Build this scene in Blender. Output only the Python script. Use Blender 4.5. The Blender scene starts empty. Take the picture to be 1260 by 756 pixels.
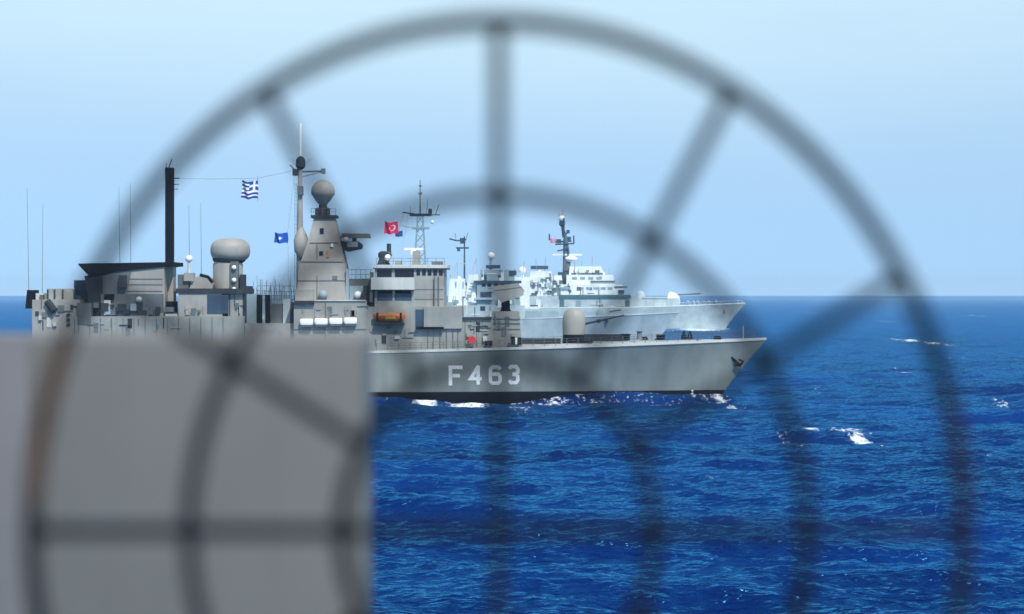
import bpy, bmesh, math, random
import numpy as np
from mathutils import Vector, Matrix

random.seed(7)
rng = np.random.default_rng(11)
SC = bpy.context.scene
COL = SC.collection
R = math.radians

# ------------------------------------------------------------------ camera
F = 2700.0            # focal length in pixels of the 1260 px wide photograph
CAMH = 13.9           # eye height above the water
HOR = 363.0           # row of the horizon
cam_data = bpy.data.cameras.new('camera')
cam = bpy.data.objects.new('camera', cam_data)
COL.objects.link(cam)
cam.location = (0, 0, CAMH)
cam.rotation_euler = (R(90) - math.atan(15.0 / F), 0, 0)
cam_data.sensor_width = 36.0
cam_data.lens = 36.0 * F / 1260.0
cam_data.clip_start = 0.05
cam_data.clip_end = 90000
cam_data.dof.use_dof = True
cam_data.dof.focus_distance = 45.0
cam_data.dof.aperture_fstop = 5.7
cam_data.dof.aperture_blades = 0
SC.camera = cam

# ------------------------------------------------------------------ sky, sun, exposure
SUN_EL, SUN_AZ = R(52), R(154)     # azimuth clockwise from +Y (the view direction)
world = bpy.data.worlds.new('World')
SC.world = world
world.use_nodes = True
wn = world.node_tree
wn.nodes.clear()
sky = wn.nodes.new('ShaderNodeTexSky')
sky.sky_type = 'NISHITA'
sky.sun_disc = False
sky.sun_elevation = SUN_EL
sky.sun_rotation = SUN_AZ
sky.altitude = 0
sky.air_density = 1.0
sky.dust_density = 0.3
sky.ozone_density = 3.0
tint = wn.nodes.new('ShaderNodeMix')
tint.data_type = 'RGBA'
tint.blend_type = 'MULTIPLY'
tint.inputs[0].default_value = 1.0
tint.inputs[7].default_value = (0.98, 1.03, 1.01, 1)
bg = wn.nodes.new('ShaderNodeBackground')
bg.inputs['Strength'].default_value = 0.15
wo = wn.nodes.new('ShaderNodeOutputWorld')
# the haze layer of a marine sky: low sightlines see the clearer air a little higher up
tcw = wn.nodes.new('ShaderNodeTexCoord')
lift = wn.nodes.new('ShaderNodeVectorMath')
lift.operation = 'ADD'
lift.inputs[1].default_value = (0, 0, 0.16)
nrm = wn.nodes.new('ShaderNodeVectorMath')
nrm.operation = 'NORMALIZE'
wn.links.new(tcw.outputs['Generated'], lift.inputs[0])
wn.links.new(lift.outputs[0], nrm.inputs[0])
wn.links.new(nrm.outputs[0], sky.inputs[0])
wn.links.new(sky.outputs[0], tint.inputs[6])
# thin bright veil of high cloud, strongest low over the sea but clear of the horizon itself
sep = wn.nodes.new('ShaderNodeSeparateXYZ')
wn.links.new(tcw.outputs['Generated'], sep.inputs[0])
vr = wn.nodes.new('ShaderNodeValToRGB')
vr.color_ramp.interpolation = 'EASE'
for i, (p, v) in enumerate(((0.0, 0.0), (0.16, 0.85), (0.42, 0.55), (1.0, 0.15))):
    el = vr.color_ramp.elements[i] if i < 2 else vr.color_ramp.elements.new(p)
    el.position = p
    el.color = (v, v, v, 1)
wn.links.new(sep.outputs[2], vr.inputs[0])
veil = wn.nodes.new('ShaderNodeMix')
veil.data_type = 'RGBA'
cn = wn.nodes.new('ShaderNodeTexNoise')
cn.inputs['Scale'].default_value = 3.0
cn.inputs['Detail'].default_value = 5
cmap = wn.nodes.new('ShaderNodeMapping')
cmap.inputs['Scale'].default_value = (1.0, 1.0, 5.0)
wn.links.new(tcw.outputs['Generated'], cmap.inputs[0])
wn.links.new(cmap.outputs[0], cn.inputs['Vector'])
cr = wn.nodes.new('ShaderNodeMapRange')
cr.inputs[1].default_value, cr.inputs[2].default_value = 0.3, 0.7
cr.inputs[3].default_value, cr.inputs[4].default_value = 0.86, 1.12
wn.links.new(cn.outputs[0], cr.inputs[0])
cm = wn.nodes.new('ShaderNodeMath')
cm.operation = 'MULTIPLY'
cm.use_clamp = True
wn.links.new(vr.outputs[0], cm.inputs[0])
wn.links.new(cr.outputs[0], cm.inputs[1])
wn.links.new(cm.outputs[0], veil.inputs[0])
wn.links.new(tint.outputs[2], veil.inputs[6])
veil.inputs[7].default_value = (4.5, 6.0, 6.7, 1)
wn.links.new(veil.outputs[2], bg.inputs[0])
wn.links.new(bg.outputs[0], wo.inputs[0])

sun_data = bpy.data.lights.new('sun', 'SUN')
sun_data.energy = 4.3
sun_data.angle = R(0.5)
sun_data.color = (1.0, 0.95, 0.87)
sun = bpy.data.objects.new('sun', sun_data)
COL.objects.link(sun)
sdir = Vector((math.sin(SUN_AZ) * math.cos(SUN_EL), math.cos(SUN_AZ) * math.cos(SUN_EL), math.sin(SUN_EL)))
sun.rotation_euler = sdir.to_track_quat('Z', 'Y').to_euler()
sun.location = (0, 0, 60)

SC.view_settings.view_transform = 'Standard'
SC.view_settings.look = 'None'
SC.view_settings.exposure = 0.1
SC.view_settings.gamma = 1.0
SC.view_settings.use_curve_mapping = False
SC.cycles.max_bounces = 6
SC.cycles.volume_bounces = 1
SC.cycles.use_denoising = True
SC.cycles.sample_clamp_indirect = 4.0


# ------------------------------------------------------------------ materials
def new_mat(name):
    m = bpy.data.materials.new(name)
    m.use_nodes = True
    nt = m.node_tree
    b = nt.nodes['Principled BSDF']
    return m, nt, b


def paint(name, col, rough=0.55, var=0.12, scale=0.6, streak=0.10, metallic=0.0, rust=0.0, rust_scale=2.0, spec=0.35):
    """Painted steel: blotchy weathering, faint vertical streaks and optional rust."""
    m, nt, b = new_mat(name)
    N, Lk = nt.nodes.new, nt.links.new
    tc = N('ShaderNodeTexCoord')
    n1 = N('ShaderNodeTexNoise')
    n1.inputs['Scale'].default_value = scale
    n1.inputs['Detail'].default_value = 6
    Lk(tc.outputs['Object'], n1.inputs['Vector'])
    mp = N('ShaderNodeMapping')
    mp.inputs['Scale'].default_value = (scale * 3.5, scale * 3.5, scale * 0.18)
    Lk(tc.outputs['Object'], mp.inputs['Vector'])
    n2 = N('ShaderNodeTexNoise')
    n2.inputs['Scale'].default_value = 1.0
    n2.inputs['Detail'].default_value = 4
    Lk(mp.outputs[0], n2.inputs['Vector'])
    r1 = N('ShaderNodeMapRange')
    r1.inputs[1].default_value, r1.inputs[2].default_value = 0.3, 0.7
    r1.inputs[3].default_value, r1.inputs[4].default_value = 1 - var, 1 + var
    Lk(n1.outputs[0], r1.inputs[0])
    r2 = N('ShaderNodeMapRange')
    r2.inputs[1].default_value, r2.inputs[2].default_value = 0.45, 0.75
    r2.inputs[3].default_value, r2.inputs[4].default_value = 1.0, 1.0 - streak * 2
    Lk(n2.outputs[0], r2.inputs[0])
    mu = N('ShaderNodeMath')
    mu.operation = 'MULTIPLY'
    Lk(r1.outputs[0], mu.inputs[0])
    Lk(r2.outputs[0], mu.inputs[1])
    vm = N('ShaderNodeVectorMath')
    vm.operation = 'SCALE'
    vm.inputs[0].default_value = col[:3]
    Lk(mu.outputs[0], vm.inputs['Scale'])
    out = vm.outputs[0]
    if rust > 0:
        n3 = N('ShaderNodeTexNoise')
        n3.inputs['Scale'].default_value = rust_scale
        n3.inputs['Detail'].default_value = 8
        Lk(tc.outputs['Object'], n3.inputs['Vector'])
        r3 = N('ShaderNodeMapRange')
        r3.inputs[1].default_value, r3.inputs[2].default_value = 0.56, 0.66
        r3.inputs[3].default_value, r3.inputs[4].default_value = 0.0, rust
        Lk(n3.outputs[0], r3.inputs[0])
        mx = N('ShaderNodeMix')
        mx.data_type = 'RGBA'
        Lk(r3.outputs[0], mx.inputs[0])
        Lk(out, mx.inputs[6])
        mx.inputs[7].default_value = (0.10, 0.035, 0.012, 1)
        out = mx.outputs[2]
    Lk(out, b.inputs['Base Color'])
    b.inputs['Roughness'].default_value = rough
    b.inputs['Metallic'].default_value = metallic
    b.inputs['Specular IOR Level'].default_value = spec
    return m


M = {}
M['hull_grey'] = paint('hull_grey', (0.235, 0.262, 0.242), var=0.10, scale=0.12, streak=0.13, rust=0.12, rust_scale=0.35)
M['ship_grey'] = paint('ship_grey', (0.27, 0.277, 0.262), var=0.16, scale=0.35, streak=0.08, rust=0.12, rust_scale=0.5)
M['warm_grey'] = paint('warm_grey', (0.300, 0.292, 0.270), var=0.14, scale=0.35, streak=0.06)
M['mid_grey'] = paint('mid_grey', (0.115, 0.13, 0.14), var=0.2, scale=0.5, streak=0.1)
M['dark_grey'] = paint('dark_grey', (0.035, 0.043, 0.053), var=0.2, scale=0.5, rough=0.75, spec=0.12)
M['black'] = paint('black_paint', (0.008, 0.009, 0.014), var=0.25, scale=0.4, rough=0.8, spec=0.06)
M['pale_edge'] = paint('pale_edge', (0.50, 0.52, 0.50), var=0.08, scale=0.4)
M['white'] = paint('white_paint', (0.80, 0.80, 0.78), var=0.04, scale=0.6, streak=0.02)
M['number_white'] = paint('number_white', (0.86, 0.86, 0.84), var=0.02, scale=0.6, streak=0.0)
M['glass'] = paint('dark_glass', (0.008, 0.011, 0.02), rough=0.12, var=0.3, scale=0.8, streak=0.0)
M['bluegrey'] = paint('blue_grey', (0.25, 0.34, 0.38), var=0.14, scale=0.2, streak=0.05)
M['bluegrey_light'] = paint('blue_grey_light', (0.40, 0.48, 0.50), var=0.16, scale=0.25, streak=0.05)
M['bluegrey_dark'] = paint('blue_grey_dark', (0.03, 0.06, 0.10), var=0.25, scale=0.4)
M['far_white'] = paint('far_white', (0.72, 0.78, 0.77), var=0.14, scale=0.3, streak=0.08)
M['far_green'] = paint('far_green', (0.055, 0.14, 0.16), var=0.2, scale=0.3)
M['orange'] = paint('orange', (0.52, 0.13, 0.03), var=0.2, scale=1.5)
M['ochre'] = paint('ochre', (0.42, 0.20, 0.03), var=0.15, scale=1.5)
M['red'] = paint('red', (0.55, 0.03, 0.04), var=0.1, scale=1.5)
M['flag_blue'] = paint('flag_blue', (0.010, 0.05, 0.24), rough=0.8, var=0.15, scale=1.0, streak=0)
M['flag_deep'] = paint('flag_deep_blue', (0.006, 0.075, 0.42), rough=0.8, var=0.15, scale=1.0, streak=0)
M['flag_white'] = paint('flag_white', (0.72, 0.74, 0.78), rough=0.8, var=0.05, scale=1.0, streak=0)
M['flag_red'] = paint('flag_red', (0.78, 0.008, 0.09), rough=0.8, var=0.15, scale=1.0, streak=0)
M['flag_pink'] = paint('flag_pink', (0.62, 0.25, 0.33), rough=0.8, var=0.1, scale=1.0, streak=0)
M['deck_paint'] = paint('deck_paint', (0.12, 0.14, 0.14), var=0.15, scale=0.3, streak=0)
M['wire'] = paint('wire_steel', (0.009, 0.013, 0.018), var=0.25, scale=30, streak=0.0, rough=0.85, spec=0.05, rust=0.12, rust_scale=9.0)
M['primer'] = paint('worn_primer', (0.055, 0.026, 0.014), var=0.4, scale=40, streak=0.0, rough=0.85, spec=0.05)
M['box_grey'] = paint('box_grey', (0.136, 0.135, 0.135), var=0.05, scale=9, streak=0.03, rough=0.6)
M['box_rim'] = paint('box_rim', (0.150, 0.146, 0.158), var=0.06, scale=12, streak=0.03, rough=0.6)


# ------------------------------------------------------------------ mesh builder
class MB:
    def __init__(self):
        self.v, self.f, self.mi = [], [], []
        self.cur = 0

    def add(self, vs, fs):
        o = len(self.v)
        self.v += [tuple(p) for p in vs]
        self.f += [tuple(i + o for i in q) for q in fs]
        self.mi += [self.cur] * len(fs)
        return self

    def box(self, x0, x1, y0, y1, z0, z1, top=(0, 0, 0, 0)):
        """top = inset of the upper face at x0, x1, y0, y1"""
        a, b, c, d = top
        vs = [(x0, y0, z0), (x1, y0, z0), (x1, y1, z0), (x0, y1, z0),
              (x0 + a, y0 + c, z1), (x1 - b, y0 + c, z1), (x1 - b, y1 - d, z1), (x0 + a, y1 - d, z1)]
        return self.add(vs, [(3, 2, 1, 0), (4, 5, 6, 7), (0, 1, 5, 4), (1, 2, 6, 5), (2, 3, 7, 6), (3, 0, 4, 7)])

    def prism(self, pts, y0, y1):
        """polygon in x,z extruded from y0 to y1"""
        n = len(pts)
        vs = [(x, y0, z) for x, z in pts] + [(x, y1, z) for x, z in pts]
        fs = [tuple(range(n)), tuple(range(2 * n - 1, n - 1, -1))]
        fs += [(i, i + n, (i + 1) % n + n, (i + 1) % n) for i in range(n)]
        return self.add(vs, fs)

    def plan(self, pts, z0, z1, scale=1.0, c=(0, 0)):
        """polygon in x,y extruded upward"""
        n = len(pts)
        vs = [(x, y, z0) for x, y in pts] + [(c[0] + (x - c[0]) * scale, c[1] + (y - c[1]) * scale, z1) for x, y in pts]
        fs = [tuple(range(n - 1, -1, -1)), tuple(range(n, 2 * n))]
        fs += [(i, (i + 1) % n, (i + 1) % n + n, i + n) for i in range(n)]
        return self.add(vs, fs)

    def tube(self, pts, rad, n=8, closed=False):
        """round bar along a polyline; rad a number or a list"""
        P = [Vector(p) for p in pts]
        k = len(P)
        rr = rad if isinstance(rad, (list, tuple)) else [rad] * k
        vs, fs = [], []
        for i, p in enumerate(P):
            if closed:
                d = P[(i + 1) % k] - P[i - 1]
            else:
                d = P[min(i + 1, k - 1)] - P[max(i - 1, 0)]
            d.normalize()
            up = Vector((0, 1, 0)) if abs(d.y) < 0.9 else Vector((1, 0, 0))
            a = d.cross(up).normalized()
            b = d.cross(a)
            for j in range(n):
                t = 2 * math.pi * j / n
                vs.append(p + (a * math.cos(t) + b * math.sin(t)) * rr[i])
        m = k if closed else k - 1
        for i in range(m):
            i2 = (i + 1) % k
            for j in range(n):
                j2 = (j + 1) % n
                fs.append((i * n + j, i * n + j2, i2 * n + j2, i2 * n + j))
        if not closed:
            fs.append(tuple(range(n)))
            fs.append(tuple(range((k - 1) * n + n - 1, (k - 1) * n - 1, -1)))
        return self.add(vs, fs)

    def lathe(self, c, prof, n=20):
        """profile [(r, z)] turned about the vertical through c"""
        vs, fs = [], []
        for r, z in prof:
            for j in range(n):
                t = 2 * math.pi * j / n
                vs.append((c[0] + r * math.cos(t), c[1] + r * math.sin(t), c[2] + z))
        k = len(prof)
        for i in range(k - 1):
            for j in range(n):
                j2 = (j + 1) % n
                fs.append((i * n + j, i * n + j2, (i + 1) * n + j2, (i + 1) * n + j))
        fs.append(tuple(range(n - 1, -1, -1)))
        fs.append(tuple(range((k - 1) * n, k * n)))
        return self.add(vs, fs)

    def ball(self, c, rx, rz=None, n=20, m=12, lo=-1.0):
        rz = rz or rx
        prof = []
        a0 = math.asin(max(-0.999, lo))
        for i in range(m + 1):
            a = a0 + (math.pi / 2 * 0.995 - a0) * i / m
            prof.append((rx * math.cos(a), rz * math.sin(a)))
        return self.lathe(c, prof, n)

    def build(self, name, mat, parent=None, smooth=False):
        me = bpy.data.meshes.new(name)
        me.from_pydata(self.v, [], self.f)
        mats = mat if isinstance(mat, (list, tuple)) else [mat]
        for m in mats:
            me.materials.append(m)
        if len(mats) > 1:
            me.polygons.foreach_set('material_index', self.mi)
        bm = bmesh.new()
        bm.from_mesh(me)
        bmesh.ops.recalc_face_normals(bm, faces=bm.faces)
        bm.to_mesh(me)
        bm.free()
        if smooth:
            me.polygons.foreach_set('use_smooth', [True] * len(me.polygons))
            try:
                me.set_sharp_from_angle(angle=R(40))
            except Exception:
                pass
        me.update()
        o = bpy.data.objects.new(name, me)
        COL.objects.link(o)
        if parent is not None:
            o.parent = parent
        return o


def tag(o, label=None, cat=None, group=None, kind=None):
    if label:
        o['label'] = label
    if cat:
        o['category'] = cat
    if group:
        o['group'] = group
    if kind:
        o['kind'] = kind
    return o


def thing(name, label, cat, loc=(0, 0, 0), group=None):
    o = bpy.data.objects.new(name, None)
    COL.objects.link(o)
    o.location = loc
    o.empty_display_size = 0.1
    return tag(o, label, cat, group)


# ------------------------------------------------------------------ sea
def fan_rows():
    rows = [-6000.0, -600.0, -60.0, -5.0, 12.0, 30.0, 48.0, 60.0]
    inv = np.arange(CAMH * F / 74.0, 0.9, -0.62)
    rows += list(CAMH * F / inv)
    return np.array(rows)


def build_sea():
    ys = fan_rows()
    core = np.linspace(-0.285, 0.285, 801)
    side = 0.285 + np.geomspace(0.002, 3.5, 40)
    us = np.concatenate([-side[::-1], core, side])
    ny, nx = len(ys), len(us)
    Y, U = np.meshgrid(ys, us, indexing='ij')
    X = U * np.sqrt(Y * Y + 900.0)
    X = X.astype(np.float64)
    # local sample spacing along y
    dy = np.gradient(ys)
    dy[:8] = 60.0
    DX, DY, DZ = np.zeros_like(X), np.zeros_like(X), np.zeros_like(X)
    nw = 110
    lam = np.geomspace(0.75, 46.0, nw) * rng.uniform(0.94, 1.06, nw)
    wind = R(252)                       # direction the waves travel to, mostly towards the camera
    for L in lam:
        k = 2 * math.pi / L
        spread = 0.38 if L > 12 else (0.55 if L > 4 else 0.75)
        th = wind + rng.normal(0, spread)
        slope = 0.040 * (L / 6.0) ** (-0.04) * (1.3 if 1.5 < L < 9 else 1.0)
        if L > 16:
            slope *= (16.0 / L) ** 1.0
        amp = slope / k
        ph = rng.uniform(0, 2 * math.pi)
        kx, ky = k * math.cos(th), k * math.sin(th)
        fade = np.clip((L / (abs(dy) * max(abs(math.sin(th)), 0.25)) - 1.6) / 1.6, 0, 1)[:, None]
        # wave groups: the amplitude itself wanders over the surface
        g = 0.75 + 0.45 * np.sin(X * kx * 0.11 - Y * ky * 0.13 + ph * 3.1) * np.sin(Y * 0.021 * (1 + 3 / L) + X * 0.017 + ph)
        arg = kx * X + ky * Y + ph
        A = amp * fade * g
        DZ += A * np.cos(arg)
        s = np.sin(arg) * A * 0.8
        DX -= s * math.cos(th)
        DY -= s * math.sin(th)
    # a few single steep crests, one of them breaking
    crests = []

    def crest(px, py, h, wx, wy):
        d = CAMH * F / (py - HOR)
        cx = (px - 630) * d / F
        crests.append((cx, d, wx))
        e = np.exp(-((X - cx) / wx) ** 2)
        q = (Y - d + 0.05 * (X - cx)) / wy
        return e * h * (np.exp(-q * q) - 0.6 * np.exp(-((q + 1.6) ** 2)))

    DZ += crest(1030, 532, 0.75, 5.0, 2.6)
    DZ += crest(690, 568, 0.5, 5.0, 2.2)
    DZ += crest(560, 664, 0.4, 8.0, 2.0)
    DZ += crest(950, 668, 0.4, 7.0, 2.0)
    DZ += crest(1130, 422, 0.7, 7.0, 4.0)
    # foam amount
    foam = np.zeros_like(X)

    def blob(px, py, rx_px, ry_px, a=1.0):
        d = CAMH * F / (py - HOR)
        cx = (px - 630) * d / F
        rx = rx_px * d / F
        ry = ry_px * d * d / (CAMH * F)
        e = ((X - cx) / rx) ** 2 + ((Y - d) / ry) ** 2
        np.maximum(foam, a * np.exp(-e), out=foam)

    for b in ((1064, 537, 13, 5, 1.0), (1040, 532, 26, 2.5, 0.5), (970, 540, 8, 5, .95), (1000, 532, 12, 2, .7), (1130, 420, 10, 4, 1.0), (1116, 458, 7, 3, .9),
              (640, 505, 16, 2, .5), (1210, 560, 9, 2, .5), (905, 500, 10, 3, .6),
              (1180, 440, 6, 2, .6), (1010, 480, 7, 2, .45), (1230, 495, 8, 2, .5), (880, 585, 9, 2, .45),
              (1090, 395, 6, 1.2, .6), (1000, 385, 6, 1, .6), (1200, 388, 7, 1, .6)):
        blob(*b)
    # wash along the near frigate's side
    for px, py, rx, ry, a in ((470, 492, 20, 2.5, .7), (523, 495, 16, 4, 1.0), (577, 497, 30, 4.5, 1.0), (650, 493, 22, 3, .75), (730, 492, 40, 2.5, .35), (884, 490, 8, 4, 1.0), (852, 489, 6, 4, .5), (800, 493, 25, 2, .35)):
        blob(px, py, rx, ry, a)
    for px in range(462, 900, 11):
        blob(px + rng.uniform(-4, 4), 491.5 + rng.uniform(-1, 1.5), rng.uniform(5, 14), rng.uniform(1.2, 2.2), rng.uniform(.3, .7) * (1.0 if px < 690 else 0.55))
    # bow wash of the far ship
    for px, py, rx, ry, a in ((860, 405, 34, 1.6, 1.0), (815, 406, 10, 1.6, 1.0), (892, 404, 8, 1.5, .8)):
        blob(px, py, rx, ry, a)
    V = np.stack([X + DX, Y + DY, DZ], -1).reshape(-1, 3)
    idx = np.arange(ny * nx).reshape(ny, nx)
    q = np.stack([idx[:-1, :-1], idx[:-1, 1:], idx[1:, 1:], idx[1:, :-1]], -1).reshape(-1, 4)
    me = bpy.data.meshes.new('sea')
    me.vertices.add(len(V))
    me.vertices.foreach_set('co', V.astype(np.float32).ravel())
    me.loops.add(q.size)
    me.loops.foreach_set('vertex_index', q.astype(np.int32).ravel())
    me.polygons.add(len(q))
    me.polygons.foreach_set('loop_start', np.arange(0, q.size, 4, dtype=np.int32))
    me.polygons.foreach_set('loop_total', np.full(len(q), 4, dtype=np.int32))
    me.polygons.foreach_set('use_smooth', np.ones(len(q), dtype=bool))
    at = me.attributes.new('foam', 'FLOAT', 'POINT')
    at.data.foreach_set('value', foam.astype(np.float32).ravel())
    me.update(calc_edges=True)
    me.validate()
    o = bpy.data.objects.new('sea', me)
    COL.objects.link(o)
    o.location.z = -0.32
    tag(o, kind='structure')
    # water
    m, nt, b = new_mat('sea_water')
    N, Lk = nt.nodes.new, nt.links.new
    nt.nodes.remove(b)
    body = N('ShaderNodeBsdfDiffuse')
    mirror = N('ShaderNodeBsdfGlossy')
    mirror.inputs['Color'].default_value = (0.11, 0.55, 1.0, 1)
    fres = N('ShaderNodeFresnel')
    fres.inputs['IOR'].default_value = 1.333
    whole = N('ShaderNodeMixShader')
    Lk(body.outputs[0], whole.inputs[1])
    Lk(mirror.outputs[0], whole.inputs[2])
    foam_sh = N('ShaderNodeBsdfDiffuse')
    foam_sh.inputs['Color'].default_value = (0.78, 0.84, 0.88, 1)
    final = N('ShaderNodeMixShader')
    Lk(whole.outputs[0], final.inputs[1])
    Lk(foam_sh.outputs[0], final.inputs[2])
    Lk(final.outputs[0], nt.nodes['Material Output'].inputs[0])
    fk = N('ShaderNodeMath')
    fk.operation = 'MULTIPLY'
    fk.inputs[1].default_value = 1.1
    Lk(fres.outputs[0], fk.inputs[0])
    Lk(fk.outputs[0], whole.inputs[0])
    mirror.inputs['Roughness'].default_value = 0.12
    geo = N('ShaderNodeNewGeometry')
    # broad tone: darker and greener patches of water
    mp = N('ShaderNodeMapping')
    mp.inputs['Scale'].default_value = (0.012, 0.022, 0.02)
    Lk(geo.outputs['Position'], mp.inputs[0])
    n0 = N('ShaderNodeTexNoise')
    n0.inputs['Scale'].default_value = 1.0
    n0.inputs['Detail'].default_value = 3
    Lk(mp.outputs[0], n0.inputs['Vector'])
    rp = N('ShaderNodeValToRGB')
    rp.color_ramp.elements[0].position = 0.35
    rp.color_ramp.elements[0].color = (0.0002, 0.006, 0.052, 1)
    rp.color_ramp.elements[1].position = 0.68
    rp.color_ramp.elements[1].color = (0.0010, 0.024, 0.150, 1)
    Lk(n0.outputs[0], rp.inputs[0])
    # foam broken up by noise
    at_ = N('ShaderNodeAttribute')
    at_.attribute_name = 'foam'
    nf = N('ShaderNodeTexNoise')
    nf.inputs['Scale'].default_value = 1.6
    nf.inputs['Roughness'].default_value = 0.7
    nf.inputs['Detail'].default_value = 9
    mpf = N('ShaderNodeMapping')
    mpf.inputs['Scale'].default_value = (1.0, 0.35, 1.0)
    Lk(geo.outputs['Position'], mpf.inputs[0])
    Lk(mpf.outputs[0], nf.inputs['Vector'])
    nk = N('ShaderNodeMath')
    nk.operation = 'MULTIPLY_ADD'
    nk.inputs[1].default_value = 3.0
    nk.inputs[2].default_value = -1.5 - 0.42
    Lk(nf.outputs[0], nk.inputs[0])
    ad = N('ShaderNodeMath')
    ad.operation = 'ADD'
    Lk(at_.outputs['Fac'], ad.inputs[0])
    Lk(nk.outputs[0], ad.inputs[1])
    fr = N('ShaderNodeMapRange')
    fr.inputs[1].default_value, fr.inputs[2].default_value = 0.0, 0.55
    Lk(ad.outputs[0], fr.inputs[0])
    fz = N('ShaderNodeMath')
    fz.operation = 'GREATER_THAN'
    fz.inputs[1].default_value = 0.06
    Lk(at_.outputs['Fac'], fz.inputs[0])
    fm = N('ShaderNodeMath')
    fm.operation = 'MULTIPLY'
    Lk(fr.outputs[0], fm.inputs[0])
    Lk(fz.outputs[0], fm.inputs[1])
    fr = fm
    Lk(fr.outputs[0], final.inputs[0])
    Lk(rp.outputs[0], body.inputs[0])
    # ripples
    mp2 = N('ShaderNodeMapping')
    mp2.inputs['Scale'].default_value = (0.62, 1.0, 1.0)
    mp2.inputs['Rotation'].default_value = (0, 0, R(14))
    Lk(geo.outputs['Position'], mp2.inputs[0])
    h = None
    for sc, amp in ((0.30, 0.9), (0.75, 0.85), (2.0, 0.36), (4.6, 0.10)):
        n = N('ShaderNodeTexNoise')
        n.inputs['Scale'].default_value = sc
        n.inputs['Detail'].default_value = 3
        Lk(mp2.outputs[0], n.inputs['Vector'])
        mu = N('ShaderNodeMath')
        mu.operation = 'MULTIPLY'
        mu.inputs[1].default_value = amp
        Lk(n.outputs[0], mu.inputs[0])
        if h is None:
            h = mu.outputs[0]
        else:
            a2 = N('ShaderNodeMath')
            Lk(h, a2.inputs[0])
            Lk(mu.outputs[0], a2.inputs[1])
            h = a2.outputs[0]
    bp = N('ShaderNodeBump')
    bp.inputs['Strength'].default_value = 0.8
    bp.inputs['Distance'].default_value = 1.0
    Lk(h, bp.inputs['Height'])
    for nd in (body, mirror, fres):
        Lk(bp.outputs[0], nd.inputs['Normal'])
    me.materials.append(m)


build_sea()


# ------------------------------------------------------------------ ships
class Ship:
    """Pixel rows and columns of the photograph turned into metres on a plane D metres away (y = 0),
    or y metres beyond it."""

    def __init__(self, D, root):
        self.D, self.root = D, root

    def X(self, px, y=0.0):
        return (px - 630.0) * (self.D + y) / F

    def Z(self, py, y=0.0):
        return CAMH - (py - HOR) * (self.D + y) / F

    def P(self, px, py, y=0.0):
        return (self.X(px, y), y, self.Z(py, y))

    def bx(self, b, px0, px1, py0, py1, y0, y1, top=(0, 0, 0, 0)):
        return b.box(self.X(px0, y0), self.X(px1, y0), y0, y1, self.Z(py1, y0), self.Z(py0, y0), top)

    def pr(self, b, pts, y0, y1):
        return b.prism([(self.X(x, y0), self.Z(z, y0)) for x, z in pts], y0, y1)

    def bar(self, b, pts, y, rad, n=8):
        return b.tube([self.P(x, z, y) for x, z in pts], rad, n)

    # one part made of one box / one bar
    def part(self, name, mat, px0, px1, py0, py1, y0, y1, top=(0, 0, 0, 0), parent=None):
        return self.bx(MB(), px0, px1, py0, py1, y0, y1, top).build(name, M[mat], parent or self.root)

    def pole(self, name, mat, pts, y, rad, parent=None):
        return self.bar(MB(), pts, y, rad).build(name, M[mat], parent or self.root)


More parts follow.
